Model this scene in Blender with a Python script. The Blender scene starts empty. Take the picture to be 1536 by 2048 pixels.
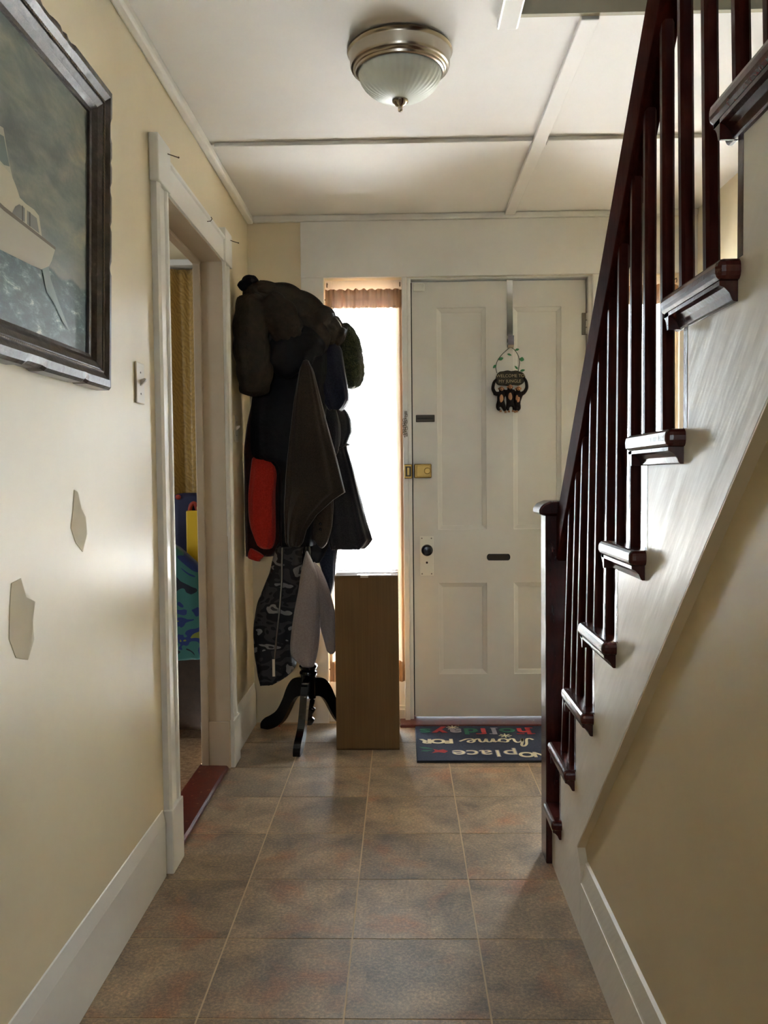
import bpy, bmesh, math, random
from mathutils import Vector, Matrix
random.seed(7)
PI = math.pi
S = bpy.context.scene
COL = S.collection

# ------------------------------------------------------------------ camera
EYE = 1.22
def make_camera():
    pitch, yaw, roll, f = .042, .022, -.010, 1665.0
    cp, sp, cy, sy = math.cos(pitch), math.sin(pitch), math.cos(yaw), math.sin(yaw)
    fw = Vector((-sy*cp, cy*cp, -sp)); rt = Vector((cy, sy, 0)); up = rt.cross(fw)
    r = math.cos(roll)*rt + math.sin(roll)*up
    u = -math.sin(roll)*rt + math.cos(roll)*up
    cd = bpy.data.cameras.new('camera'); cam = bpy.data.objects.new('camera', cd); COL.objects.link(cam)
    m = Matrix((r, u, -fw)).transposed().to_4x4(); m.translation = (0, 0, EYE)
    cam.matrix_world = m
    cd.sensor_fit = 'VERTICAL'; cd.sensor_height = 24.0; cd.lens = f/2048.0*24.0
    cd.clip_start = .02; cd.clip_end = 200
    S.camera = cam
make_camera()

# ------------------------------------------------------------------ world and light
w = bpy.data.worlds.new('overcast_sky'); S.world = w; w.use_nodes = True
nt = w.node_tree; nt.nodes.clear()
bg = nt.nodes.new('ShaderNodeBackground'); wo = nt.nodes.new('ShaderNodeOutputWorld')
bg.inputs['Color'].default_value = (.80, .91, 1.0, 1); bg.inputs['Strength'].default_value = 13.0
nt.links.new(bg.outputs[0], wo.inputs[0])
sun = bpy.data.lights.new('sun', 'SUN'); sun.energy = 170; sun.angle = .01; sun.color = (.97, .99, 1)
so = bpy.data.objects.new('sun', sun); COL.objects.link(so)
so.rotation_euler = Vector((-.72, .20, -.66)).to_track_quat('-Z', 'Y').to_euler()
S.view_settings.view_transform = 'Standard'; S.view_settings.look = 'None'
S.view_settings.gamma = 1.0; S.view_settings.use_curve_mapping = False
S.view_settings.exposure = 1.17
S.cycles.use_denoising = True
S.cycles.max_bounces = 14; S.cycles.diffuse_bounces = 8; S.cycles.glossy_bounces = 5
S.cycles.transmission_bounces = 8; S.cycles.transparent_max_bounces = 16
S.cycles.caustics_reflective = False; S.cycles.caustics_refractive = False
S.cycles.sample_clamp_indirect = 60.0
def portal(name, loc, rot, sx, sy):
    l = bpy.data.lights.new(name, 'AREA'); l.shape = 'RECTANGLE'; l.size = sx; l.size_y = sy; l.energy = 1
    l.cycles.is_portal = True
    o = bpy.data.objects.new(name, l); o.location = loc; o.rotation_euler = rot; COL.objects.link(o)
portal('daylight_portal_left', (-.183, 4.24, 1.13), (-PI/2, 0, 0), .40, 2.2)
portal('daylight_portal_right', (1.155, 4.24, 1.13), (-PI/2, 0, 0), .40, 2.2)
portal('daylight_portal_behind', (-.13, -3.74, 1.55), (PI/2, 0, 0), .55, 1.0)
portal('daylight_portal_side_room', (-3.36, 2.6, 1.6), (0, -PI/2, 0), .55, .75)

portal('daylight_portal_upstairs', (.85, -.80, 3.9), (PI/2, 0, 0), .42, .62)

# ------------------------------------------------------------------ materials
def lin(c):
    return tuple((x/255/12.92) if x/255 <= .04045 else ((x/255+.055)/1.055)**2.4 for x in c) + (1,)
class Nodes:
    def __init__(s, name):
        s.m = bpy.data.materials.new(name); s.m.use_nodes = True
        s.t = s.m.node_tree; s.b = s.t.nodes['Principled BSDF']; s.o = s.t.nodes['Material Output']
    def n(s, kind, **kw):
        x = s.t.nodes.new('ShaderNode'+kind)
        for k, v in kw.items(): setattr(x, k, v)
        return x
    def l(s, a, b): s.t.links.new(a, b)
    def coord(s, kind='Object', scale=(1, 1, 1), rot=(0, 0, 0)):
        c = s.n('TexCoord'); mp = s.n('Mapping'); mp.inputs['Scale'].default_value = scale; mp.inputs['Rotation'].default_value = rot
        s.l(c.outputs[kind], mp.inputs[0]); return mp.outputs[0]
    def world(s, scale=(1, 1, 1)):
        c = s.n('NewGeometry'); mp = s.n('Mapping'); mp.inputs['Scale'].default_value = scale
        s.l(c.outputs['Position'], mp.inputs[0]); return mp.outputs[0]
    def noise(s, vec, scale, detail=4, rough=.6, dist=0):
        x = s.n('TexNoise'); x.inputs['Scale'].default_value = scale; x.inputs['Detail'].default_value = detail
        x.inputs['Roughness'].default_value = rough; x.inputs['Distortion'].default_value = dist
        s.l(vec, x.inputs['Vector']); return x.outputs['Fac']
    def ramp(s, fac, stops, interp='LINEAR'):
        x = s.n('ValToRGB'); cr = x.color_ramp; cr.interpolation = interp
        while len(cr.elements) < len(stops): cr.elements.new(.5)
        for e, (p, c) in zip(cr.elements, stops): e.position = p; e.color = c if len(c) == 4 else lin(c)
        s.l(fac, x.inputs[0]); return x.outputs[0]
    def mix(s, fac, a, b, mode='MIX'):
        x = s.n('Mix', data_type='RGBA', blend_type=mode)
        for v, i in ((fac, x.inputs[0]), (a, x.inputs[6]), (b, x.inputs[7])):
            if hasattr(v, 'is_linked'): s.l(v, i)
            else: i.default_value = v if not isinstance(v, tuple) or len(v) == 4 else lin(v)
        return x.outputs[2]
    def math(s, op, a, b=0):
        x = s.n('Math', operation=op)
        for v, i in ((a, x.inputs[0]), (b, x.inputs[1])):
            if hasattr(v, 'is_linked'): s.l(v, i)
            else: i.default_value = v
        return x.outputs[0]
    def bump(s, h, strength=.2, dist=.002):
        x = s.n('Bump'); x.inputs['Strength'].default_value = strength; x.inputs['Distance'].default_value = dist
        s.l(h, x.inputs['Height']); s.l(x.outputs[0], s.b.inputs['Normal'])
    def set(s, col=None, rough=.5, metal=0, spec=None, sheen=0):
        if col is not None:
            if hasattr(col, 'is_linked'): s.l(col, s.b.inputs['Base Color'])
            else: s.b.inputs['Base Color'].default_value = lin(col)
        s.b.inputs['Roughness'].default_value = rough; s.b.inputs['Metallic'].default_value = metal
        if spec is not None: s.b.inputs['Specular IOR Level'].default_value = spec
        if sheen: s.b.inputs['Sheen Weight'].default_value = sheen
        return s.m

def paint(name, c, rough=.45, var=8, bumps=.12, scale=3, spec=.5):
    n = Nodes(name); v = n.world()
    f = n.noise(v, scale, 5, .65)
    d = tuple(max(0, x-var) for x in c); e = tuple(min(255, x+var*.5) for x in c)
    n.set(n.ramp(f, [(.3, d), (.7, e)]), rough, spec=spec)
    if bumps: n.bump(n.noise(v, 60, 3, .6), bumps, .0015)
    return n.m
def plain(name, c, rough=.5, metal=0, spec=None): return Nodes(name).set(c, rough, metal, spec)

M = {}
M['wall'] = paint('cream_wall_paint', (219, 206, 176), .38, 5, .10, 2.5)
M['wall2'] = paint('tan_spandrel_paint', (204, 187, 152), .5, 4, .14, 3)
M['white'] = paint('white_gloss_trim', (225, 223, 218), .36, 4, .10, 6)
M['door'] = paint('white_door_paint', (212, 209, 202), .42, 4, .12, 5)
M['ceiling'] = paint('matt_ceiling_white', (224, 221, 217), .75, 5, .12, 1.6)
M['upstairs'] = paint('stairwell_upper_paint', (168, 160, 138), .7, 5, .05, 3)
M['jamb'] = paint('tan_jamb_paint', (184, 166, 142), .4, 6, .14, 6)
def m_stringer():
    n = Nodes('brushed_stringer_paint'); v = n.world((1, 3, 3)); 
    n.set(n.ramp(n.noise(n.world(), 4, 4), [(.3, (214, 208, 196)), (.7, (226, 221, 209))]), .34)
    st = n.n('TexNoise'); st.inputs['Scale'].default_value = 9; st.inputs['Detail'].default_value = 3
    c = n.n('NewGeometry'); mp = n.n('Mapping'); mp.inputs['Rotation'].default_value = (.8, 0, 0)
    mq = n.n('Mapping'); mq.inputs['Scale'].default_value = (1, .35, 2.2)
    n.l(c.outputs['Position'], mp.inputs[0]); n.l(mp.outputs[0], mq.inputs[0]); n.l(mq.outputs[0], st.inputs['Vector'])
    n.bump(st.outputs['Fac'], .24, .012); return n.m
M['stringer'] = m_stringer()
def m_wood(name, a, b, rough, sc=1.0, worn=None):
    n = Nodes(name); v = n.world((14*sc, 14*sc, 2.2*sc))
    g = n.noise(v, 3, 6, .65, .6)
    col = n.ramp(g, [(.3, a), (.7, b)])
    if worn:
        f = n.noise(n.world(), 38, 5, .7); k = n.ramp(f, [(.62, (0, 0, 0, 1)), (.72, (1, 1, 1, 1))])
        col = n.mix(k, col, worn)
    n.set(col, rough); n.bump(n.noise(n.world(), 70, 3, .6), .25, .0015); return n.m
M['mahogany'] = m_wood('dark_mahogany_gloss', (46, 16, 14), (64, 24, 20), .22)
M['railwood'] = m_wood('dark_mahogany_rail', (48, 17, 14), (64, 25, 20), .6)
M['railwood'].node_tree.nodes['Principled BSDF'].inputs['Specular IOR Level'].default_value = .1; M['railwood'].node_tree.nodes['Principled BSDF'].inputs['IOR'].default_value = 1.10
M['balusterwood'] = m_wood('dark_mahogany_spindle', (48, 17, 14), (64, 25, 20), .3)
M['balusterwood'].node_tree.nodes['Principled BSDF'].inputs['IOR'].default_value = 1.17
M['tread'] = m_wood('worn_mahogany_tread', (60, 22, 18), (80, 30, 24), .24, 1, (106, 62, 50))
M['redpaint'] = m_wood('worn_red_floor_paint', (82, 29, 20), (102, 38, 26), .4, 1, (168, 126, 92))
def m_tile():
    n = Nodes('mottled_stone_tile')
    oi = n.n('ObjectInfo'); rnd = oi.outputs['Random']
    g = n.n('NewGeometry'); off = n.n('VectorMath', operation='ADD')
    cmb = n.n('CombineXYZ'); r10 = n.math('MULTIPLY', rnd, 37.0); n.l(r10, cmb.inputs[0]); n.l(r10, cmb.inputs[1])
    n.l(g.outputs['Position'], off.inputs[0]); n.l(cmb.outputs[0], off.inputs[1]); v = off.outputs[0]
    big = n.noise(v, 5.5, 5, .62, .4)
    c = n.ramp(big, [(.30, (118, 106, 94)), (.44, (148, 133, 115)), (.56, (170, 151, 128)), (.70, (190, 168, 140))])
    ora = n.ramp(n.noise(v, 4.2, 3, .6, .3), [(.54, (0, 0, 0, 1)), (.72, (1, 1, 1, 1))])
    c = n.mix(n.math('MULTIPLY', ora, .75), c, (180, 126, 92))
    gry = n.ramp(n.noise(v, 3.1, 3, .6, .8), [(.52, (0, 0, 0, 1)), (.70, (1, 1, 1, 1))])
    c = n.mix(n.math('MULTIPLY', gry, .6), c, (136, 128, 118))
    sp = n.ramp(n.noise(v, 115, 6, .8), [(.40, (70, 58, 50)), (.5, (132, 130, 126)), (.60, (214, 192, 160))])
    c = n.mix(.48, c, sp, 'OVERLAY')
    hue = n.math('ADD', n.math('MULTIPLY', rnd, .26), .90)
    hsv = n.n('HueSaturation'); n.l(hue, hsv.inputs['Value']); n.l(c, hsv.inputs['Color'])
    hsv.inputs['Saturation'].default_value = 1.0
    n.set(hsv.outputs[0], .46, spec=.4); n.bump(n.noise(v, 70, 4, .7), .10, .001)
    return n.m
M['tile'] = m_tile()
M['grout'] = plain('tan_grout', (196, 172, 138), .7)
def m_fleck(name, a, b, scale=60, rough=.9):
    n = Nodes(name); n.set(n.ramp(n.noise(n.world(), scale, 5, .7), [(.35, a), (.65, b)]), rough)
    n.bump(n.noise(n.world(), scale*2, 3, .7), .5, .004); return n.m
M['carpet'] = m_fleck('beige_side_room_carpet', (122, 92, 66), (172, 140, 106), 50)
def m_cardboard():
    n = Nodes('brown_cardboard'); v = n.world((2, 2, 30))
    c = n.ramp(n.noise(n.world((60, 60, 1.5)), 2, 4), [(.3, (102, 76, 41)), (.7, (115, 86, 48))])
    st = n.ramp(n.noise(n.world(), 7, 4, .7), [(.60, (0, 0, 0, 1)), (.80, (1, 1, 1, 1))])
    c = n.mix(n.math('MULTIPLY', st, .35), c, (104, 66, 36))
    n.set(c, .75); return n.m
M['cardboard'] = m_cardboard()
M['tape'] = plain('clear_packing_tape', (214, 198, 168), .2)
def m_cloth(name, a, b, scale=90, rough=.95, bumpst=.3, sheen=.2):
    n = Nodes(name); v = n.coord('Object')
    n.set(n.ramp(n.noise(v, scale, 4, .7), [(.35, a), (.65, b)]), rough, spec=.2, sheen=sheen)
    h = n.math('ADD', n.noise(v, scale*1.5, 2, .6), n.math('MULTIPLY', n.noise(v, 14, 4, .6), 2.0))
    n.bump(h, bumpst, .006); return n.m
M['olive'] = m_cloth('olive_brown_nylon', (33, 27, 21), (45, 37, 28), 25, .6, .5, 0)
M['black'] = m_cloth('black_nylon', (9, 9, 13), (14, 14, 19), 25, .7, .3, 0)
M['brownwool'] = m_cloth('dark_brown_wool', (40, 32, 27), (52, 43, 36), 160, 1, .3)
M['charcoal'] = m_cloth('charcoal_wool', (28, 27, 31), (40, 38, 43), 160, 1, .3)
M['navy'] = m_cloth('navy_fleece', (18, 20, 34), (28, 30, 46), 120, 1, .3)
M['maroon'] = m_cloth('dark_maroon_cloth', (38, 16, 14), (54, 22, 18), 60, .9)
M['red'] = m_cloth('red_fleece', (172, 40, 30), (196, 52, 40), 140, 1, .35)
M['knit'] = m_cloth('dark_green_knit', (24, 28, 18), (58, 62, 38), 110, 1, .9)
M['hoodie'] = m_cloth('pale_grey_cotton', (138, 128, 130), (152, 142, 144), 150, 1, .25)
M['denim'] = m_cloth('dark_blue_denim', (24, 28, 40), (42, 48, 62), 150, .9)
def m_camo():
    n = Nodes('grey_camouflage_nylon'); v = n.coord('Object', (1, 1, 1.7), (0, .5, 0))
    a = n.noise(v, 8, 2, .5, .3)
    c = n.ramp(a, [(0, (12, 12, 15)), (.40, (50, 48, 52)), (.47, (14, 14, 18)), (.57, (128, 126, 128)), (.64, (40, 38, 42))], 'CONSTANT')
    n.set(c, .75); n.bump(n.noise(v, 20, 3), .4, .006); return n.m
M['camo'] = m_camo()
M['chrome'] = plain('polished_chrome', (206, 204, 200), .12, 1)
M['nickel'] = plain('brushed_nickel', (176, 166, 152), .24, 1)
M['brass'] = plain('aged_brass', (150, 120, 66), .34, 1)
M['bronze'] = plain('dark_bronze', (54, 46, 36), .35, .7)
M['blackgloss'] = plain('black_gloss_paint', (10, 10, 12), .16)
M['darkknob'] = plain('black_porcelain', (22, 18, 22), .15)
M['plastic'] = plain('ivory_plastic', (214, 206, 190), .4)
M['whiteplastic'] = plain('white_plastic', (226, 224, 214), .45)
M['patch'] = plain('wall_filler_patch', (200, 187, 160), .8)
M['nail'] = plain('steel_nail', (96, 84, 74), .4, .8)
M['gap'] = plain('gap_shade_and_dark_detail', (26, 20, 16), .8)  # near-black: painted shade in the door gap, also holes and dark details
M['steel'] = plain('dull_steel', (120, 112, 102), .35, .9)
M['porch'] = m_fleck('grey_porch_boards', (206, 206, 202), (220, 220, 216), 6)
def m_glass():
    n = Nodes('window_glass'); t = n.n('BsdfTransparent'); g = n.n('BsdfGlossy'); g.inputs['Roughness'].default_value = .02
    fr = n.n('Fresnel'); fr.inputs[0].default_value = 1.4; mx = n.n('MixShader')
    n.l(fr.outputs[0], mx.inputs[0]); n.l(t.outputs[0], mx.inputs[1]); n.l(g.outputs[0], mx.inputs[2]); n.l(mx.outputs[0], n.o.inputs[0])
    return n.m
M['glass'] = m_glass()
def m_sheer(name, c, dens, tr=.6):
    n = Nodes(name); t = n.n('BsdfTransparent'); d = n.n('BsdfDiffuse'); tl = n.n('BsdfTranslucent')
    d.inputs[0].default_value = lin(c); tl.inputs[0].default_value = lin(c)
    m1 = n.n('MixShader'); m1.inputs[0].default_value = tr; n.l(d.outputs[0], m1.inputs[1]); n.l(tl.outputs[0], m1.inputs[2])
    m2 = n.n('MixShader'); m2.inputs[0].default_value = dens; n.l(t.outputs[0], m2.inputs[1]); n.l(m1.outputs[0], m2.inputs[2])
    n.l(m2.outputs[0], n.o.inputs[0]); return n.m
M['sheer'] = m_sheer('sheer_ecru_voile', (226, 204, 180), .35)
M['sheerband'] = m_sheer('gathered_ecru_voile', (188, 152, 120), .95, .16)
def m_gold():
    n = Nodes('gold_damask_cloth'); v = n.coord('Object', (1, 1, 1))
    w_ = n.n('TexWave', wave_type='BANDS', bands_direction='DIAGONAL'); w_.inputs['Scale'].default_value = 22; w_.inputs['Distortion'].default_value = 9
    w_.inputs['Detail'].default_value = 2; w_.inputs['Detail Scale'].default_value = 1.2; n.l(v, w_.inputs['Vector'])
    n.set(n.ramp(w_.outputs['Fac'], [(.2, (150, 116, 50)), (.8, (168, 132, 62))]), .5, sheen=.2)
    n.bump(w_.outputs['Fac'], .4, .003); return n.m
M['gold'] = m_gold()
def m_frost():
    n = Nodes('frosted_ribbed_glass'); n.set((230, 236, 228), .42)
    n.b.inputs['Transmission Weight'].default_value = .25; n.b.inputs['Subsurface Weight'].default_value = 0
    return n.m
M['frost'] = m_frost()
def m_blanket():
    n = Nodes('printed_fleece_blanket'); v = n.coord('Object')
    a = n.noise(v, 5.5, 2, .5, 1.2)
    c = n.ramp(a, [(0, (20, 26, 72)), (.40, (16, 18, 32)), (.48, (44, 94, 88)), (.57, (24, 40, 96)), (.64, (112, 116, 40)), (.70, (150, 128, 120))], 'CONSTANT')
    n.set(c, .95, sheen=.3); return n.m
M['blanket'] = m_blanket()
M['brownchair'] = m_fleck('dark_brown_upholstery', (44, 28, 16), (56, 37, 22), 30, .8)
M['yellow'] = plain('yellow_card', (226, 184, 40), .45)
M['backpack'] = plain('navy_nylon_bag', (28, 30, 66), .6)
M['redstrap'] = plain('red_nylon', (150, 44, 30), .6)

# ------------------------------------------------------------------ mesh helpers
ORG = {}
class MB:
    def __init__(s): s.v = []; s.f = []
    def add(s, vs, fs):
        o = len(s.v); s.v += [tuple(v) for v in vs]; s.f += [tuple(i+o for i in f) for f in fs]; return s
    def box(s, x0, x1, y0, y1, z0, z1):
        return s.add([(x0, y0, z0), (x1, y0, z0), (x1, y1, z0), (x0, y1, z0), (x0, y0, z1), (x1, y0, z1), (x1, y1, z1), (x0, y1, z1)],
                     [(0, 3, 2, 1), (4, 5, 6, 7), (0, 1, 5, 4), (1, 2, 6, 5), (2, 3, 7, 6), (3, 0, 4, 7)])
    def prism(s, poly, a0, a1, axis='x'):
        def P(p, a): return {'x': (a, p[0], p[1]), 'y': (p[0], a, p[1]), 'z': (p[0], p[1], a)}[axis]
        n = len(poly); vs = [P(p, a0) for p in poly]+[P(p, a1) for p in poly]
        fs = [tuple(range(n)), tuple(range(2*n-1, n-1, -1))]+[(i, i+n, (i+1) % n+n, (i+1) % n) for i in range(n)]
        return s.add(vs, fs)
    def lathe(s, prof, c=(0, 0, 0), n=32, ribs=0, ribamp=0):
        vs = []; fs = []
        for (r, z) in prof:
            for k in range(n):
                a = 2*PI*k/n; rr = r*(1+ribamp*(math.cos(a*ribs) if ribs else 0))
                vs.append((c[0]+rr*math.cos(a), c[1]+rr*math.sin(a), c[2]+z))
        for i in range(len(prof)-1):
            for k in range(n):
                k2 = (k+1) % n; fs.append((i*n+k, i*n+k2, (i+1)*n+k2, (i+1)*n+k))
        fs.append(tuple(range(n-1, -1, -1))); fs.append(tuple(range((len(prof)-1)*n, len(prof)*n)))
        return s.add(vs, fs)
    def tube(s, pts, rad, n=10, closed=False):
        pts = [Vector(p) for p in pts]; m = len(pts); vs = []; fs = []
        rads = rad if isinstance(rad, (list, tuple)) else [rad]*m
        prev = None
        for i, p in enumerate(pts):
            a = pts[(i-1) % m] if closed or i > 0 else p; b = pts[(i+1) % m] if closed or i < m-1 else p
            t = (b-a).normalized()
            if prev is None:
                ref = Vector((0, 0, 1)) if abs(t.z) < .9 else Vector((0, 1, 0)); e1 = t.cross(ref).normalized()
            else: e1 = (prev-t*prev.dot(t)).normalized()
            prev = e1; e2 = t.cross(e1)
            for k in range(n):
                q = 2*PI*k/n; vs.append(p+rads[i]*(math.cos(q)*e1+math.sin(q)*e2))
        for i in range(m if closed else m-1):
            j = (i+1) % m
            for k in range(n):
                k2 = (k+1) % n; fs.append((i*n+k, i*n+k2, j*n+k2, j*n+k))
        if not closed: fs.append(tuple(range(n-1, -1, -1))); fs.append(tuple(range((m-1)*n, m*n)))
        return s.add(vs, fs)
    def ball(s, c, r, n=12, m=8):
        rx, ry, rz = r if isinstance(r, tuple) else (r, r, r); vs = []; fs = []
        for i in range(1, m):
            t = PI*i/m
            for k in range(n):
                a = 2*PI*k/n; vs.append((c[0]+rx*math.sin(t)*math.cos(a), c[1]+ry*math.sin(t)*math.sin(a), c[2]+rz*math.cos(t)))
        for i in range(m-2):
            for k in range(n):
                k2 = (k+1) % n; fs.append((i*n+k, (i+1)*n+k, (i+1)*n+k2, i*n+k2))
        vs += [(c[0], c[1], c[2]+rz), (c[0], c[1], c[2]-rz)]; a = len(vs)-2
        for k in range(n):
            k2 = (k+1) % n; fs.append((a, k, k2)); fs.append((a+1, (m-2)*n+k2, (m-2)*n+k))
        return s.add(vs, fs)
    def build(s, name, mat, parent=None, smooth=False, bevel=0, seg=2, org=None):
        if parent is not None: o0 = ORG[parent.name]
        else: o0 = (0, 0, 0)
        if org is None:
            if parent is None:
                xs, ys, zs = zip(*s.v); org = ((min(xs)+max(xs))/2, (min(ys)+max(ys))/2, min(zs))
            else: org = o0
        me = bpy.data.meshes.new(name)
        me.from_pydata([(v[0]-org[0], v[1]-org[1], v[2]-org[2]) for v in s.v], [], s.f); 
        bm = bmesh.new(); bm.from_mesh(me); bmesh.ops.recalc_face_normals(bm, faces=bm.faces); bm.to_mesh(me); bm.free()
        ob = bpy.data.objects.new(name, me); COL.objects.link(ob)
        if isinstance(mat, (list, tuple)):
            for m_ in mat: me.materials.append(m_)
        else: me.materials.append(mat)
        ob.location = tuple(org[i]-o0[i] for i in range(3)); 
        if parent is not None: ob.parent = parent
        ORG[ob.name] = org
        if bevel:
            b = ob.modifiers.new('bevel', 'BEVEL'); b.width = bevel; b.segments = seg; b.limit_method = 'ANGLE'; b.angle_limit = .6
        if smooth:
            for p in me.polygons: p.use_smooth = True
            if smooth == 'auto': 
                me.set_sharp_from_angle(angle=.7)
        return ob
def thing(name, label, cat, loc, group=None):
    o = bpy.data.objects.new(name, None); COL.objects.link(o); o.location = loc; o.empty_display_size = .05
    ORG[o.name] = tuple(loc); o['label'] = label; o['category'] = cat
    if group: o['group'] = group
    return o
def tag(o, label, cat, group=None):
    o['label'] = label; o['category'] = cat
    if group: o['group'] = group
    return o
def struct(o): o['kind'] = 'structure'; return o
def sempty(name, loc): 
    o = bpy.data.objects.new(name, None); COL.objects.link(o); o.location = loc; ORG[o.name] = tuple(loc); o['kind'] = 'structure'; return o
def text(name, body, size, mat, parent, mw, extrude=.0006, align='CENTER', shear=0, offset=0, sx=1.0):
    cu = bpy.data.curves.new(name, 'FONT'); cu.body = body; cu.size = size; cu.align_x = align; cu.align_y = 'CENTER'
    cu.extrude = extrude; cu.shear = shear; cu.offset = offset
    t = bpy.data.objects.new(name, cu); COL.objects.link(t)
    dg = bpy.context.evaluated_depsgraph_get(); me = bpy.data.meshes.new_from_object(t.evaluated_get(dg))
    bpy.data.objects.remove(t)
    me.transform(Matrix.Diagonal((sx, 1, 1, 1))); me.transform(mw)
    o0 = ORG[parent.name]; me.transform(Matrix.Translation((-o0[0], -o0[1], -o0[2])))
    me.materials.clear(); me.materials.append(mat)
    ob = bpy.data.objects.new(name, me); COL.objects.link(ob); ob.parent = parent; ORG[ob.name] = o0
    return ob
def catmull(P, n):
    out = []
    for i in range(len(P)-1):
        p0, p1, p2, p3 = P[max(i-1, 0)], P[i], P[i+1], P[min(i+2, len(P)-1)]
        for k in range(n):
            t = k/n
            out.append(tuple(.5*(2*b+(c-a)*t+(2*a-5*b+4*c-d)*t*t+(3*b-a-3*c+d)*t**3) for a, b, c, d in zip(p0, p1, p2, p3)))
    out.append(tuple(P[-1])); return out
# ------------------------------------------------------------------ room shell
XL, YF, ZC, XR, YB = -.745, 4.10, 2.49, 1.43, -3.5
# floor and tiles
fl = sempty('floor', (0, 2, 0))
MB().box(-.76, 1.6, YB-.1, 4.3, -.06, -.0012).build('slab', M['grout'], fl)
MB().box(-.76, .47, YB, -.26, -.0015, 0).build('plain_sheet', M['tile'], fl)
TSX, TSY, TX, TY = .3325, .326, -.475, 1.825-6*.326
tile_me = None
gap = .0022
for i in range(-2, 7):
    for j in range(-1, 14):
        x0 = TX+i*TSX; x1 = x0+TSX; y0 = TY+j*TSY; y1 = y0+TSY
        cx0, cx1, cy0, cy1 = max(x0, XL), min(x1, 1.43), max(y0, -.26), min(y1, YF-.02)
        if cx1-cx0 < .02 or cy1-cy0 < .02: continue
        if cx0 > .47 and cy1 < 2.6: continue
        full = (cx0 == x0 and cx1 == x1 and cy0 == y0 and cy1 == y1)
        if full and tile_me:
            o = bpy.data.objects.new('tile', tile_me); COL.objects.link(o); o.parent = fl
            o.location = ((x0+x1)/2-0, (y0+y1)/2-2, 0)
        else:
            g0 = gap if cx0 == x0 else 0; g1 = gap if cx1 == x1 else 0
            o = MB().box(cx0+g0, cx1-g1, cy0+gap, cy1-gap, -.0045, 0).build('tile', M['tile'], fl, org=((x0+x1)/2, (y0+y1)/2, 0))
            if full: tile_me = o.data
fl2 = struct(MB().box(-3.3, -.872, 1.2, 4.2, -.06, -.002).build('floor', M['carpet']))

# left wall with the doorway (opening y 2.61..3.42, z 0..2.10)
XW = -.842
DY0, DY1, DZ = 2.63, 3.45, 2.115
wl = sempty('wall_left', (XL, 0, 0))
MB().box(XW, XL, YB-.1, DY0, 0, ZC+.1).box(XW, XL, DY1, 4.3, 0, ZC+.1).box(XW, XL, DY0, DY1, DZ, ZC+.1).build('plaster', M['wall'], wl)
def patch(y, z, pts):
    poly = [(y+a, z+b) for a, b in pts]
    mb = MB().prism(poly, XL-.001, XL+.0012, 'x'); return mb.build('filler_patch', M['patch'], wl)
patch(1.895, 1.123, [(-.045, -.01), (-.02, -.045), (.02, -.07), (.05, -.03), (.045, .01), (.02, .03), (.0, .07), (-.02, .075), (-.03, .03)])
patch(1.60, .94, [(-.055, -.02), (-.03, -.06), (.02, -.075), (.05, -.04), (.045, .0), (.06, .035), (.02, .05), (.0, .09), (-.04, .085), (-.05, .04)])
# far wall around the entrance
wb = MB()
wb.box(XW, -.372, YF, 4.25, 0, ZC+.1).box(-.372, 1.345, YF, 4.25, 2.19, ZC+.1).box(1.345, 1.6, YF, 4.25, 0, ZC+.1)
wb.box(-.372, .006, 4.13, 4.25, 0, .06).box(.965, 1.345, 4.13, 4.25, 0, .06)
struct(wb.build('wall_back', M['wall']))
struct(MB().box(XR, XR+.15, -.6, 4.25, 0, 5.0).build('wall_right', M['wall']))
# side of the stair: the plastered spandrel wall below the stringer
def diag(y): return .230+.955*(2.20-y)
poly = [(YB, 0), (2.16, 0), (2.20, .21), (2.20, .225), (-.16, diag(-.16)), (-.16, ZC+.1), (YB, ZC+.1)]
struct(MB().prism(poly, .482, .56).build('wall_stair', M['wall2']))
# wall behind the camera with a window added for fill light
wf = MB().box(XL, -.38, YB-.14, YB, 0, ZC).box(.12, .482, YB-.14, YB, 0, ZC).box(-.38, .12, YB-.14, YB, 0, 1.08).box(-.38, .12, YB-.14, YB, 2.02, ZC)
struct(wf.build('wall_front', M['wall']))
# ceiling with the stairwell opening
HX, HY = .330, 2.36
struct(MB().box(-.80, HX, YB-.1, YF+.1, ZC, ZC+.12).box(HX, XR, HY, YF+.1, ZC, ZC+.12).box(HX, .56, YB-.1, -.16, ZC, ZC+.12).build('ceiling', M['ceiling']))
# upper stairwell
struct(MB().box(HX, XR, HY, HY+.1, ZC+.12, 5.0).build('wall_stairwell_back', M['upstairs']))
struct(MB().box(HX-.1, HX, -.6, HY+.1, ZC+.12, 5.0).build('wall_stairwell_left', M['upstairs']))
struct(MB().box(HX-.1, .64, -.74, -.6, ZC+.12, 5.0).box(1.06, XR+.1, -.74, -.6, ZC+.12, 5.0).box(.64, 1.06, -.74, -.6, ZC+.12, 3.59).box(.64, 1.06, -.74, -.6, 4.21, 5.0).build('wall_stairwell_front', M['upstairs']))
struct(MB().box(HX-.1, XR+.1, -.7, HY+.1, 5.0, 5.1).build('ceiling_stairwell', M['ceiling']))
struct(MB().box(HX, XR, -.6, .12, ZC+.13, ZC+.2).build('floor_landing', M['tread']))
struct(MB().box(HX+.001, XR, HY-.018, HY-.001, ZC-.008, ZC+.26).build('trim_7', M['upstairs']))
struct(MB().box(HX-.055, HX+.004, -.2, HY+.022, ZC-.030, ZC-.001).build('trim_6', M['white'], bevel=.006))
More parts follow.
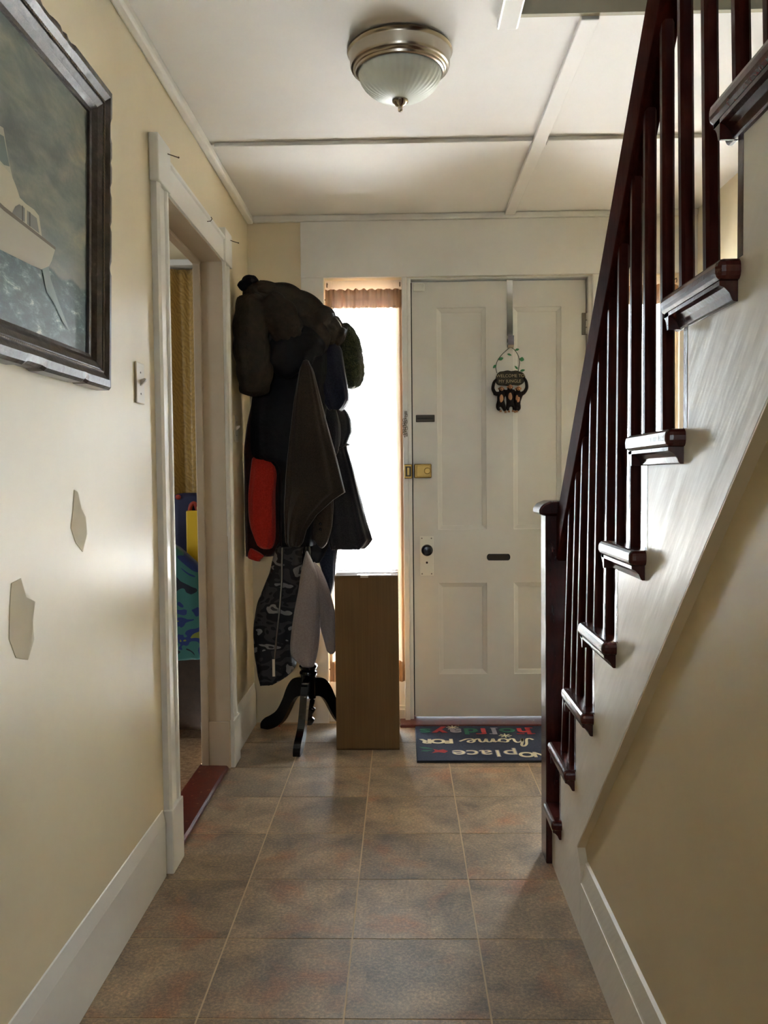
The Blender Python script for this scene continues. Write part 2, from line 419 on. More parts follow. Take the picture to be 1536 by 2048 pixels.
# side room
struct(MB().box(-3.3, XW, 4.13, 4.25, 0, 2.6).build('wall_side_room_back', M['wall']))
struct(MB().box(-3.3, XW, 1.05, 1.2, 0, 2.6).build('wall_side_room_front', M['wall']))
struct(MB().box(-3.34, -3.2, 1.05, 2.33, 0, 2.6).box(-3.34, -3.2, 2.87, 4.25, 0, 2.6).box(-3.34, -3.2, 2.33, 2.87, 0, 1.22).box(-3.34, -3.2, 2.33, 2.87, 1.97, 2.6).build('wall_side_room_left', M['wall']))
struct(MB().box(-3.3, -.80, 1.05, 4.25, 2.52, 2.62).build('ceiling_side_room', M['ceiling']))
# ceiling mouldings and battens
struct(MB().box(XL, XL+.033, -1, YF, ZC-.034, ZC).build('trim_3', M['white'], bevel=.008))
struct(MB().box(XL+.033, XR, YF-.03, YF, ZC-.03, ZC).build('trim_4', M['white'], bevel=.008))
BX, BY = .505, 3.19
bt = sempty('trim_5', (0, 3, ZC))
MB().box(XL+.045, BX-.004, BY, BY+.05, ZC-.016, ZC).build('batten', M['ceiling'], bt, bevel=.003)
MB().box(BX+.054, XR, BY, BY+.05, ZC-.016, ZC).build('batten', M['ceiling'], bt, bevel=.003)
MB().box(BX, BX+.05, HY-.001, YF-.03, ZC-.018, ZC).build('batten', M['ceiling'], bt, bevel=.003)
# baseboards
def base(name, y0, y1, x=XL):
    o = sempty(name, (x, (y0+y1)/2, 0))
    MB().box(x, x+.010, y0, y1, 0, .165).build('board', M['white'], o, bevel=.001)
    MB().prism([(x, .165), (x+.010, .165), (x+.009, .172), (x+.003, .205), (x, .207)], y0, y1, 'y').build('cap', M['white'], o)
base('baseboard_left', YB, 2.497); base('baseboard_left', 3.56, YF-.02)
br = sempty('baseboard_right', (.47, 0, 0))
MB().box(.461, .482, YB, 2.165, 0, .145).build('board', M['stringer'], br, bevel=.002)
MB().prism([(.482, .145), (.463, .145), (.465, .150), (.474, .197), (.482, .200)], YB, 2.165, 'y').build('cap', M['stringer'], br)

# cased opening on the left
t1 = sempty('trim_1', (XL, (DY0+DY1)/2, 0))
cas = [(0, 0), (.0, .018), (.012, .024), (.030, .024), (.040, .017), (.085, .017), (.092, .024), (.108, .024), (.108, 0)]
def casing(ya, flip):
    poly = [(XL+d, ya+(a if not flip else -a)) for a, d in cas]
    return MB().prism(poly, 0, 2.115, 'z').build('casing', M['white'], t1)
casing(2.515, False); casing(3.562, True)
for (ya, yb) in ((2.508, 2.632), (3.452, 3.574)):
    MB().box(XL, XL+.030, ya, yb, 0, .20).build('plinth_block', M['white'], t1, bevel=.003)
    c = MB().box(XL, XL+.030, ya-.006, yb+.004, 2.112, 2.252).build('corner_block', M['white'], t1, bevel=.004)
    yn = yb-.03
    MB().tube([(XL+.028, yn, 2.225), (XL+.062, yn+.004, 2.214)], .0016, 6).ball((XL+.063, yn+.004, 2.214), .003, 6, 4).build('nail', M['nail'], c)
hd = MB().prism([(XL, 2.115), (XL+.021, 2.115), (XL+.021, 2.20), (XL+.028, 2.204), (XL+.028, 2.214), (XL, 2.222)], 2.634, 3.448, 'y').build('head_casing', M['white'], t1)
MB().tube([(XL+.02, 3.16, 2.187), (XL+.034, 3.16, 2.188), (XL+.040, 3.16, 2.196), (XL+.036, 3.16, 2.203)], .0016, 6).build('cup_hook', M['nail'], hd)
MB().box(XW-.010, XL+.012, DY1-.003, DY1+.02, 0, DZ).build('jamb', M['jamb'], t1)
MB().box(XW-.010, XL+.012, DY0-.02, DY0+.003, 0, DZ).build('jamb', M['jamb'], t1)
MB().box(XW-.012, XL+.012, DY0-.02, DY1+.02, DZ-.003, DZ+.02).build('head_jamb', M['jamb'], t1)
MB().box(XW-.0105, XL-.075, DY1-.014, DY1, 0, DZ-.012).build('door_stop', M['jamb'], t1, bevel=.003)
MB().box(XW-.0105, XL-.075, DY0, DY0+.014, 0, DZ-.012).build('door_stop', M['jamb'], t1, bevel=.003)
MB().box(XW-.0105, XL-.075, DY0, DY1, DZ-.014, DZ).build('door_stop', M['jamb'], t1, bevel=.003)
MB().box(XL-.012, XL+.016, DY1-.006, DY1, .205, .98).build('plinth_strip', M['jamb'], t1)
MB().box(XW-.012, XL+.014, DY1-.012, DY1, 0, .20).build('plinth_strip', M['jamb'], t1, bevel=.003)
struct(MB().prism([(XW-.02, 0), (XL+.006, 0), (XL+.004, .008), (XL-.004, .014), (XW-.02, .016)], DY0, DY1, 'y').build('trim_8', M['redpaint']))

# ------------------------------------------------------------------ entrance: casings, sidelights, door
YC, YD = 4.08, 4.13
t2 = sempty('trim_2', (.4, YC, 0))
MB().box(-.483, XR, YC, YF, 2.19, ZC-.031).build('header_board', M['white'], t2, bevel=.002)
MB().box(-.483, -.372, YC, YF, 0, 2.19).build('casing', M['white'], t2, bevel=.003)
MB().box(1.345, XR, YC, YF, 0, 2.19).build('casing', M['white'], t2, bevel=.003)
MB().box(.006, .032, YC+.006, 4.22, 0, 2.19).build('mullion', M['white'], t2, bevel=.004)
MB().box(.032, .050, YC+.022, 4.22, 0, 2.19).build('mullion', M['white'], t2, bevel=.003)
MB().box(.930, .965, YC+.006, 4.22, 0, 2.19).build('mullion', M['white'], t2, bevel=.004)
MB().box(.912, .930, YC+.022, 4.22, 0, 2.19).build('mullion', M['white'], t2, bevel=.003)
MB().box(.050, .912, YC+.022, 4.22, 2.181, 2.19).build('head_jamb', M['white'], t2, bevel=.002)
MB().box(.050, .064, YD+.042, 4.2, 0, 2.18).box(.898, .912, YD+.042, 4.2, 0, 2.18).box(.05, .912, YD+.042, 4.2, 2.165, 2.18).build('gap_shade_strip', M['gap'], t2)  # near-black strips paint the shade in the door gap and stop light leaks
MB().box(-.372, .006, YC+.03, YF+.031, 0, .06).build('lower_panel', M['white'], t2, bevel=.003)
MB().box(.965, 1.345, YC+.03, YF+.031, 0, .06).build('lower_panel', M['white'], t2, bevel=.003)
struct(MB().box(-.02, 1.34, YC-.075, YD+.1, -.003, .014).build('trim_9', M['redpaint'], bevel=.004))

def sidelight(name, x0, x1):
    o = sempty(name, ((x0+x1)/2, 4.16, .06))
    MB().box(x0, x0+.034, 4.148, 4.185, .06, 2.19).box(x1-.044, x1, 4.148, 4.185, .06, 2.19).box(x0+.034, x1-.044, 4.148, 4.185, .06, .105).box(x0+.034, x1-.044, 4.148, 4.185, 2.125, 2.19).build('sash', M['white'], o, bevel=.002)
    MB().box(x0+.03, x1-.04, 4.164, 4.167, .10, 2.13).build('pane', M['glass'], o)
    MB().box(x0, x1, 4.125, 4.148, .06, .075).build('sill', M['white'], o, bevel=.002)
    return o
sidelight('window_1', -.372, .006); sidelight('window_2', .965, 1.345)
o = sempty('fill_window_behind', (-.13, YB, 1.08))  # added unseen window, lets in fill light from behind the camera
MB().box(-.38, -.34, YB-.09, YB-.05, 1.08, 2.02).box(.08, .12, YB-.09, YB-.05, 1.08, 2.02).box(-.34, .08, YB-.09, YB-.05, 1.08, 1.12).box(-.34, .08, YB-.09, YB-.05, 1.98, 2.02).box(-.34, .08, YB-.09, YB-.05, 1.53, 1.56).build('sash', M['white'], o)
MB().box(-.34, .08, YB-.072, YB-.069, 1.12, 1.98).build('pane', M['glass'], o)
o = sempty('fill_window_side_room', (-3.27, 2.9, .95))  # added unseen window that lights the side room
MB().box(-3.30, -3.25, 2.33, 2.37, 1.22, 1.97).box(-3.30, -3.25, 2.83, 2.87, 1.22, 1.97).box(-3.30, -3.25, 2.37, 2.83, 1.22, 1.26).box(-3.30, -3.25, 2.37, 2.83, 1.93, 1.97).build('sash', M['white'], o)
MB().box(-3.277, -3.273, 2.37, 2.83, 1.26, 1.93).build('pane', M['glass'], o)
o = sempty('fill_window_upstairs', (.85, -.7, 3.59))  # unseen window put in to brighten the upper stairwell
MB().box(.64, .67, -.70, -.66, 3.59, 4.21).box(1.03, 1.06, -.70, -.66, 3.59, 4.21).box(.67, 1.03, -.70, -.66, 3.59, 3.62).box(.67, 1.03, -.70, -.66, 4.18, 4.21).build('sash', M['white'], o)
MB().box(.67, 1.03, -.682, -.679, 3.62, 4.18).build('pane', M['glass'], o)
struct(MB().box(-14, 14, 4.25, 30, -.5, -.12).build('ground_outside', M['porch']))

# sash curtains
def curtain(x0, x1, which, label, seed):
    rnd = random.Random(seed); W = x1-x0; yr = 4.105
    t = thing('sash_curtain', label, 'curtain', ((x0+x1)/2, yr, .22), 'sheer sidelight curtains')
    ph = [rnd.uniform(0, 6.28) for _ in range(4)]
    def fold(u): return .006*math.sin(u*31+ph[0])+.004*math.sin(u*57+ph[1])+.003*math.sin(u*97+ph[2])
    nx, nz = 90, 24; mb = MB(); vs = []; fs = []
    for j in range(nz+1):
        v = j/nz; z = .30+v*(2.055-.30)
        for i in range(nx+1):
            u = i/nx; k = .55+.9*abs(v-.5)
            xx = x0+.003+u*(W-.006)
            vs.append((xx+.004*math.sin(9*v+ph[3])*math.sin(u*PI), yr+fold(u+.02*math.sin(v*3))*k, z))
    for j in range(nz):
        for i in range(nx): fs.append((j*(nx+1)+i, j*(nx+1)+i+1, (j+1)*(nx+1)+i+1, (j+1)*(nx+1)+i))
    mb.add(vs, fs).build('voile_panel', M['sheer'], t, smooth=True)
    for (za, zb, zr, nm) in ((2.045, 2.135, 2.088, 'gathered_heading'), (.205, .305, .265, 'gathered_hem')):
        mb = MB(); vs = []; fs = []; nx2 = 120; nz2 = 10
        for side in (-1, 1):
            for j in range(nz2+1):
                z = za+(zb-za)*j/nz2
                for i in range(nx2+1):
                    u = i/nx2; pinch = min(1, abs(z-zr)/.03)
                    amp = .002+.009*pinch
                    yy = yr-.003+side*.003*(1+.5*pinch)+amp*(math.sin(u*70+ph[0])*.6+math.sin(u*113+ph[1])*.5)
                    top = .0035*math.sin(u*61+ph[2]) if j == nz2 else 0
                    vs.append((x0-.001+u*(W+.006), yy+side*.0015, z+top))
        N = (nz2+1)*(nx2+1)
        for s_ in (0, 1):
            for j in range(nz2):
                for i in range(nx2):
                    a = s_*N+j*(nx2+1)+i; fs.append((a, a+1, a+nx2+2, a+nx2+1))
        mb.add(vs, fs).build(nm, M['sheerband'], t, smooth=True)
        MB().tube([(x0-.004, yr, zr), (x1+.004, yr, zr)], .004, 8).build('rod', M['bronze'], t)
    for (xa, xb) in ((x0-.001, x0+.012), (x1-.010, x1+.003)) if which == 'l' else ():
        vs = []; fs = []
        for j in range(nz+1):
            z = .29+(2.06-.29)*j/nz
            for i in range(5): vs.append((xa+(xb-xa)*i/4, yr-.006+.002*math.sin(i*1.6+j*.3), z))
        for j in range(nz):
            for i in range(4): fs.append((j*5+i, j*5+i+1, j*5+i+6, j*5+i+5))
        MB().add(vs, fs).build('side_hem', M['sheerband'], t, smooth=True)
    for xx in (x0+.008, x1-.006):
        MB().tube([(xx, yr+.03, 2.168), (xx, yr, 2.168), (xx, yr-.008, 2.158), (xx, yr-.003, 2.148), (xx, yr+.004, 2.150)], .0028, 6).build('hook', M['steel'], t)
curtain(-.366, .004, 'l', 'sheer ecru sash curtain on the sidelight window left of the white front door', 3)
curtain(.967, 1.343, 'r', 'sheer ecru sash curtain on the sidelight window glimpsed behind the stair balusters', 9)

# front door
d = sempty('door_1', (.48, YD, .015))
dx0, dx1, dz0, dz1, TH = .056, .906, .018, 2.172, .04
px = [(.177, .418), (.551, .787)]; pz = [(.232, .690), (.955, 2.046)]
for a, b in ((dx0, px[0][0]), (px[0][1], px[1][0]), (px[1][1], dx1)):
    z0, z1 = (dz0, dz1) if a != px[0][1] else (pz[0][0], pz[1][1])
    if a == px[0][1]:
        MB().box(a, b, YD, YD+TH, pz[0][0], pz[0][1]).build('muntin', M['door'], d); MB().box(a, b, YD, YD+TH, pz[1][0], pz[1][1]).build('muntin', M['door'], d)
    else: MB().box(a, b, YD, YD+TH, z0, z1).build('stile', M['door'], d)
for a, b in ((dz0, pz[0][0]), (pz[0][1], pz[1][0]), (pz[1][1], dz1)):
    MB().box(px[0][0], px[1][1], YD, YD+TH, a, b).build('rail', M['door'], d)
for (a, b) in px:
    for (c, e) in pz:
        m = .021
        vs = [(a, YD+.001, c), (b, YD+.001, c), (b, YD+.001, e), (a, YD+.001, e)]
        def ring(k, y): return [(a+k, y, c+k), (b-k, y, c+k), (b-k, y, e-k), (a+k, y, e-k)]
        R = [ring(0, YD+.0005), ring(.003, YD+.004), ring(m, YD+.011), ring(m+.001, YD+.014)]
        vs = sum(R, []); fs = [(i*4+k, i*4+(k+1) % 4, i*4+4+(k+1) % 4, i*4+4+k) for i in range(3) for k in range(4)]+[(12, 13, 14, 15)]
        MB().add(vs, fs).build('panel', M['door'], d)
# hardware
k = MB().box(.086, .153, YD-.004, YD, .727, .924).build('lock_plate', M['whiteplastic'], d, bevel=.003)
MB().lathe([(.008, 0), (.008, .022), (.016, .026), (.026, .034), (.029, .044), (.027, .054), (.018, .061), (.0, .062)], n=28).build('t', M['darkknob'])
kn = bpy.data.objects['t']; kn.name = 'door_knob'; kn.parent = k; kn.rotation_euler = (PI/2, 0, 0)
kn.location = (.120-ORG[k.name][0], YD-.003-ORG[k.name][1], .858-ORG[k.name][2]); ORG['door_knob'] = (.12, YD, .858)
MB().lathe([(.0055, 0), (.0055, .002), (0, .002)], n=12).build('t', M['gap'])
kh = bpy.data.objects['t']; kh.name = 'keyhole'; kh.parent = k; kh.rotation_euler = (PI/2, 0, 0)
kh.location = (.120-ORG[k.name][0], YD-.004-ORG[k.name][1], .793-ORG[k.name][2])
for sx in (.096, .143):
    for sz in (.737, .914): MB().ball((sx, YD-.004, sz), .0035, 8, 4).build('screw', M['steel'], k)
L = MB().box(.060, .146, YD-.026, YD, 1.213, 1.283).build('night_latch', M['brass'], d, bevel=.005)
MB().box(.072, .138, YD-.028, YD-.024, 1.221, 1.275).build('latch_face', M['brass'], L, bevel=.003)
MB().lathe([(.016, 0), (.016, .004), (.013, .008), (0, .008)], n=24).build('t', M['brass'])
q = bpy.data.objects['t']; q.name = 'thumb_turn'; q.parent = L; q.rotation_euler = (PI/2, 0, 0); q.location = (.125-ORG[L.name][0], YD-.026-ORG[L.name][1], 1.248-ORG[L.name][2])
kp = MB().box(.010, .050, YC-.014, YC+.022, 1.211, 1.281).build('strike_box', M['brass'], t2, bevel=.004)
MB().box(.018, .044, YC-.017, YC-.012, 1.221, 1.271).build('strike_face', M['bronze'], kp, bevel=.002)
MB().box(.026, .036, YC-.0185, YC-.016, 1.228, 1.264).build('strike_slot', M['brass'], kp)
g = MB().box(.071, .164, YD-.006, YD, 1.489, 1.524).build('chain_guard', M['bronze'], d, bevel=.003)
MB().box(.079, .156, YD-.008, YD-.005, 1.503, 1.510).build('guard_slot', M['gap'], g)
ch = MB()
for i in range(11):
    z = 1.53-i*.0105; xx = .021+(.004 if i % 3 == 1 else -.003 if i % 3 == 2 else 0)
    pts = []
    for kq in range(10):
        a = 2*PI*kq/10
        if i % 2: pts.append((xx+.0045*math.cos(a), YC-.004, z+.0085*math.sin(a)))
        else: pts.append((xx+.003*math.cos(a), YC-.004+.0045*math.cos(a), z+.0085*math.sin(a)))
    ch.tube(pts, .0014, 5, closed=True)
    if i > 2: ch.tube([(p[0]-.010, p[1]+.001, p[2]-.003) for p in pts], .0014, 5, closed=True)
ch.box(.014, .028, YC-.002, YC+.006, 1.522, 1.540).build('door_chain', M['steel'], t2)
oval = [(.4755+(.046*(1 if math.cos(a) > 0 else -1) if abs(math.cos(a)) > 1e-6 else 0)+.012*math.cos(a), .817+.0165*math.sin(a)) for a in [2*PI*i/24+.01 for i in range(24)]]
ms = MB().prism(oval, YD-.002, YD, 'y').build('mail_slot', M['gap'], d)
oval2 = [(.4755+(x-.4755)*.90, .817+(z-.817)*.72) for x, z in oval]
MB().prism(oval2, YD-.0035, YD-.001, 'y').build('slot_flap', M['bronze'], ms)
MB().box(.062, .118, YD-.016, YD, 2.128, 2.164).build('alarm_contact', M['whiteplastic'], d, bevel=.003)
hg = MB().box(.886, .912, YD-.006, YD, 1.905, 2.012).build('hinge', M['steel'], d, bevel=.002)
for i in range(3): MB().tube([(.909, YD-.008, 1.908+i*.035), (.909, YD-.008, 1.938+i*.035)], .006, 10).build('knuckle', M['whiteplastic'], hg)
# ------------------------------------------------------------------ staircase
RUN, RISE = .2157, .2185
def ty(n): return 2.489-RUN*(n-2)
def tz(n): return .202+RISE*(n-1)
NT = 12
st = thing('staircase', 'dark mahogany staircase with open balusters climbing along the right side of the hall', 'staircase', (.95, 2.5, 0))
poly = [(2.577, 0), (2.577, tz(1)-.03)]
for n in range(2, NT+1):
    r = ty(n)-.034
    poly += [(r, tz(n-1)-.03), (r, tz(n)-.03)]
poly += [(.1, tz(NT)-.03), (.1, diag(.1)), (2.205, .226), (2.168, .19), (2.168, 0)]
MB().prism(poly, .461, .484).build('stringer', M['stringer'], st)
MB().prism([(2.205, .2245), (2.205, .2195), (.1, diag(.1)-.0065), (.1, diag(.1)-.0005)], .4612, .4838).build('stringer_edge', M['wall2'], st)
for n in range(1, NT+1):
    y1 = ty(n) if n > 1 else 2.574; y0 = ty(n)-.262 if n > 1 else 2.415; z = tz(n)
    r = ty(n)-.034 if n > 1 else 2.63
    x1 = XR-.003
    t = MB().box(.430, x1, y0, y1, z-.030, z).build('tread', M['tread'], st, bevel=.011, seg=3)
    cp = [(0, 0), (.030, 0), (.030, .006), (.022, .009), (.014, .016), (.009, .026), (.006, .028), (0, .028)]
    mb = MB()
    # return moulding along the open side, with a scotia profile
    prof = [(.461-a*.85, z-.030-b) for a, b in cp]
    mb.prism(prof, y0+.010, min(y1-.012, y1), 'y')
    if n > 1:
        mb.prism([(r+a*.75, z-.030-b) for a, b in cp], .4355, x1, 'x')
    mb.build('cove_moulding', M['mahogany'], t)
    if n > 1: MB().box(.4605, x1, r-.018, r, tz(n-1), z-.03).build('riser', M['mahogany'], st)
MB().box(.53, XR-.003, 2.60, 2.63, 0, tz(1)-.03).build('riser', M['mahogany'], st)
# newel
nw = MB().box(.442, .530, 2.577, 2.668, 0, 1.098).build('newel_post', M['mahogany'], st, bevel=.004)
cap = MB(); 
cap.prism([(.424, 1.098), (.420, 1.106), (.420, 1.118), (.432, 1.132), (.455, 1.141), (.517, 1.141), (.540, 1.132), (.552, 1.118), (.552, 1.106), (.548, 1.098)], 2.559, 2.686, 'y')
cap.build('newel_cap', M['mahogany'], nw, bevel=.006, seg=3)
# handrail (tall board rail, chamfered along the top) and balusters
def rx(y): return .475-.029*(2.577-y)
def rz(y): return 1.10+.937*(2.577-y)
vs = []; prof = [(0, -.14), (0, -.012), (.008, 0), (.034, 0), (.042, -.012), (.042, -.14), (.034, -.146), (.008, -.146)]
for y in (2.577, .28):
    for a, b in prof: vs.append((rx(y)+a, y, rz(y)+b))
n8 = len(prof); fs = [tuple(range(n8)), tuple(range(2*n8-1, n8-1, -1))]+[(i, (i+1) % n8, (i+1) % n8+n8, i+n8) for i in range(n8)]
MB().add(vs, fs).build('handrail', M['railwood'], st, bevel=.003)
w_ = .0215
for n in range(2, NT):
    for y in (1.26+(7-n)*.2045, 1.368+(7-n)*.2045):
        y = max(min(y, ty(n)-.042), ty(n)-.236)
        xb = .4558; xt = rx(y)+.009; zb = tz(n)-.001; zt = rz(y+.01)-.135; c = .0045
        oct_ = [(c, 0), (w_-c, 0), (w_, c), (w_, w_-c), (w_-c, w_), (c, w_), (0, w_-c), (0, c)]
        vs = [(xb+a, y+b, zb) for a, b in oct_]+[(xt+a, y+b, zt) for a, b in oct_]
        fs = [tuple(range(7, -1, -1)), tuple(range(8, 16))]+[(i, (i+1) % 8, (i+1) % 8+8, i+8) for i in range(8)]
        MB().add(vs, fs).build('baluster', M['balusterwood'], st)

# ------------------------------------------------------------------ ceiling light
cl = thing('ceiling_light', 'brushed nickel flush ceiling light with ribbed frosted glass bowl above the hall', 'ceiling light', (.005, 2.54, ZC))
c0 = (.005, 2.54, ZC)
MB().lathe([(.146, 0), (.155, -.002), (.157, -.008), (.152, -.012), (.150, -.018), (.149, -.045), (.146, -.052), (.140, -.054), (.138, -.058), (.134, -.060), (.132, -.066), (.127, -.068), (.124, -.064), (.124, -.03)], c0, 64).build('metal_rim', M['nickel'], cl, smooth='auto')
pr = []
for i in range(15):
    a = PI/2*i/14; pr.append((.1235*math.cos(a)+.0004, -.062-.085*math.sin(a)))
MB().lathe(pr, c0, 288, 36, .011).build('glass_bowl', M['frost'], cl, smooth=True)
MB().lathe([(.0, -.140), (.024, -.1445), (.024, -.150), (.019, -.153), (.015, -.160), (.0085, -.163), (.0065, -.166), (.0075, -.171), (.0060, -.178), (.0, -.179)], c0, 28).build('finial', M['nickel'], cl, smooth=True)

# ------------------------------------------------------------------ switches
def switch(y0, y1, z0, z1, label, mat, gr):
    o = thing('light_switch', label, 'light switch', (XL, (y0+y1)/2, z0))
    pl = MB().box(XL, XL+.006, y0, y1, z0, z1).build('wall_plate', mat, o, bevel=.003)
    zm = (z0+z1)/2; ym = (y0+y1)/2
    MB().prism([(XL+.005, zm-.009), (XL+.021, zm+.006), (XL+.023, zm+.012), (XL+.018, zm+.014), (XL+.005, zm+.009)], ym-.005, ym+.005, 'y').build('toggle', mat, o)
    for s in (-1, 1): MB().ball((XL+.006, ym, zm+s*.030), (.0015, .003, .003), 8, 4).build('screw', M['steel'], pl)
switch(2.325, 2.398, 1.435, 1.551, 'ivory toggle light switch on the cream wall beside the side doorway', M['plastic'], None)
switch(3.690, 3.765, 1.385, 1.500, 'pale toggle light switch half hidden behind the hanging coats', M['plastic'], None)

# ------------------------------------------------------------------ seascape painting in a carved frame
pc = thing('framed_painting', 'seascape painting of a white motor boat in a carved dark wooden frame', 'painting', (XL, 1.5, 1.44))
PH, PY0, PY1, PW = .712, 1.06, 2.028, .078
def pt(u, wv, n):  # u along the wall (world y), wv height above the lower edge, n out from the back
    return (XL+.002+n+.020*wv/PH, u, 1.438+wv)
def m_canvas():
    n = Nodes('painted_sea_and_sky'); c = n.n('TexCoord'); sp = n.n('SeparateXYZ'); n.l(c.outputs['Object'], sp.inputs[0])
    y, z = sp.outputs[1], sp.outputs[2]
    mp = n.n('Mapping'); mp.inputs['Rotation'].default_value = (.55, 0, 0); mp.inputs['Scale'].default_value = (1, 1.2, 3.2); n.l(c.outputs['Object'], mp.inputs[0])
    f = n.noise(mp.outputs[0], 4.2, 6, .6, .3)
    sky = n.ramp(f, [(.36, (80, 88, 84)), (.5, (104, 110, 100)), (.58, (122, 122, 108)), (.68, (152, 142, 116))])
    low = n.ramp(z, [(.20, (1, 1, 1, 1)), (.34, (0, 0, 0, 1))]); sky = n.mix(n.math('MULTIPLY', low, .55), sky, (126, 132, 126))
    mp2 = n.n('Mapping'); mp2.inputs['Rotation'].default_value = (-.35, 0, 0); mp2.inputs['Scale'].default_value = (1, 1.0, 2.6); n.l(c.outputs['Object'], mp2.inputs[0])
    g = n.noise(mp2.outputs[0], 17, 9, .72, .25)
    sea = n.ramp(g, [(.30, (38, 56, 60)), (.50, (58, 82, 84)), (.59, (92, 116, 112)), (.66, (162, 174, 164))])
    h = n.math('ADD', n.math('MULTIPLY', y, .02), n.math('MULTIPLY', n.noise(c.outputs['Object'], 9, 3, .6), .05))
    edge = n.ramp(n.math('SUBTRACT', z, h), [(.185, (1, 1, 1, 1)), (.192, (0, 0, 0, 1))])
    n.set(n.mix(edge, sky, sea), .38); n.bump(n.noise(c.outputs['Object'], 60, 4, .7), .25, .002); return n.m
a0, a1, b0, b1 = PY0+PW-.004, PY1-PW+.004, PW-.018, PH-PW+.004
cv = MB().add([pt(a0, b0, .004), pt(a1, b0, .004), pt(a1, b1, .004), pt(a0, b1, .004)], [(0, 1, 2, 3)]).build('canvas', m_canvas(), pc, org=(XL, 1.5, 1.44))
def flat(name, pts, c, k):
    q = []
    for (y, z) in pts:
        yy = y*1.028; zz = 1.22+(z-1.22)*1.028; q.append(pt(yy, zz-1.438, .0045+k*.0004))
    return MB().add(q, [tuple(range(len(q)))]).build(name, plain(name+'_paint', c, .4), cv, org=ORG[pc.name])
flat('painted_hull', [(1.20, 1.745), (1.497, 1.706), (1.723, 1.696), (1.706, 1.668), (1.693, 1.654), (1.664, 1.639), (1.613, 1.636), (1.492, 1.632), (1.28, 1.64), (1.20, 1.70)], (172, 164, 142), 1)
flat('painted_gunwale', [(1.20, 1.752), (1.50, 1.712), (1.723, 1.700), (1.723, 1.694), (1.50, 1.704), (1.20, 1.743)], (100, 86, 68), 3)
flat('painted_cabin', [(1.33, 1.735), (1.38, 1.775), (1.501, 1.782), (1.529, 1.778), (1.548, 1.764), (1.563, 1.748), (1.587, 1.745), (1.624, 1.745), (1.645, 1.740), (1.659, 1.702), (1.50, 1.709)], (178, 168, 142), 2)
flat('painted_window', [(1.531, 1.710), (1.544, 1.726), (1.56, 1.735), (1.583, 1.735), (1.583, 1.709)], (112, 112, 104), 3)
flat('painted_window', [(1.592, 1.734), (1.634, 1.732), (1.646, 1.706), (1.592, 1.708)], (116, 116, 106), 3)
flat('painted_post', [(1.570, 1.736), (1.575, 1.736), (1.575, 1.708), (1.570, 1.708)], (70, 60, 52), 4)
flat('painted_post', [(1.600, 1.734), (1.606, 1.734), (1.606, 1.707), (1.600, 1.707)], (70, 60, 52), 4)
flat('painted_flybridge', [(1.40, 1.80), (1.46, 1.845), (1.50, 1.85), (1.52, 1.80), (1.535, 1.775), (1.40, 1.775)], (168, 162, 140), 1)
flat('painted_screen', [(1.46, 1.83), (1.50, 1.835), (1.522, 1.79), (1.50, 1.785), (1.47, 1.79)], (92, 106, 98), 3)
flat('painted_wake', [(1.66, 1.64), (1.69, 1.653), (1.70, 1.63), (1.735, 1.595), (1.77, 1.565), (1.80, 1.54), (1.76, 1.555), (1.715, 1.585), (1.68, 1.60)], (104, 122, 116), 2)
# carved members: outer edge waves in and out, inner edge slopes down to the canvas
prof = [(0, 0), (0, .030), (.006, .037), (.022, .039), (.030, .034), (.036, .030), (.046, .029), (.060, .022), (.070, .012), (.078, .010), (.078, 0)]
def member(p0, p1, inx, iny, nm):
    N = 60; rnd = random.Random(nm); vs = []; fs = []; m = len(prof)
    bites = [(rnd.uniform(.06, .94), rnd.uniform(.008, .03)) for _ in range(7)]
    for i in range(N+1):
        s = i/N
        u = p0[0]+(p1[0]-p0[0])*s; wv = p0[1]+(p1[1]-p0[1])*s
        su = 1 if p0[0] < p1[0] else -1 if p0[0] > p1[0] else 0; sw = 1 if p0[1] < p1[1] else -1 if p0[1] > p1[1] else 0
        cut = 0
        for b, wd in bites:
            if abs(s-b) < wd: cut = max(cut, .0045*(1-(abs(s-b)/wd)**4))
        for (a, h) in prof:
            k = 1-2*s; e = a if abs(k) == 1 or True else 0
            # mitre: pull both ends in by the inset
            L_ = (PY1-PY0) if su else PH
            pos = a+(L_-2*a)*s
            uu = (p0[0]+su*pos) if su else p0[0]+inx*a
            ww = (p0[1]+sw*pos) if sw else p0[1]+iny*a
            aa = max(0, 1-a/.03)
            uu += inx*cut*aa; ww += iny*cut*aa
            vs.append(pt(uu, ww, h-cut*.6*aa*(h > 0)))
    for i in range(N):
        for k in range(m):
            k2 = (k+1) % m; fs.append((i*m+k, i*m+k2, (i+1)*m+k2, (i+1)*m+k))
    fs.append(tuple(range(m))); fs.append(tuple(range(N*m, N*m+m)))
    o = MB().add(vs, fs).build('frame_member', M['frame'], pc)
    # twisted rope bead
    mb = MB(); cnt = int((PY1-PY0 if su else PH)/.009)
    ln = (PY1-PY0 if su else PH)-2*.040
    for i in range(cnt):
        t_ = .040+ln*(i+.5)/cnt
        uu = p0[0]+(su*t_ if su else inx*.040); ww = p0[1]+(sw*t_ if sw else iny*.040)
        c = pt(uu, ww, .031); mb.ball(c, (.0022, .0052 if su else .0030, .0030 if su else .0052), 6, 4)
    b = mb.build('rope_bead', M['ropebead'], o); b['kind'] = 'stuff'
def m_frame():
    n = Nodes('carved_dark_frame_wood'); v = n.world((1, 1, 1))
    f = n.noise(v, 26, 5, .7); n.set(n.ramp(f, [(.35, (40, 30, 24)), (.62, (64, 50, 42)), (.78, (96, 82, 70))]), .3)
    n.bump(n.noise(v, 34, 4, .6), .5, .004); return n.m
M['frame'] = m_frame(); M['ropebead'] = plain('gilt_rope_bead', (92, 74, 52), .4)
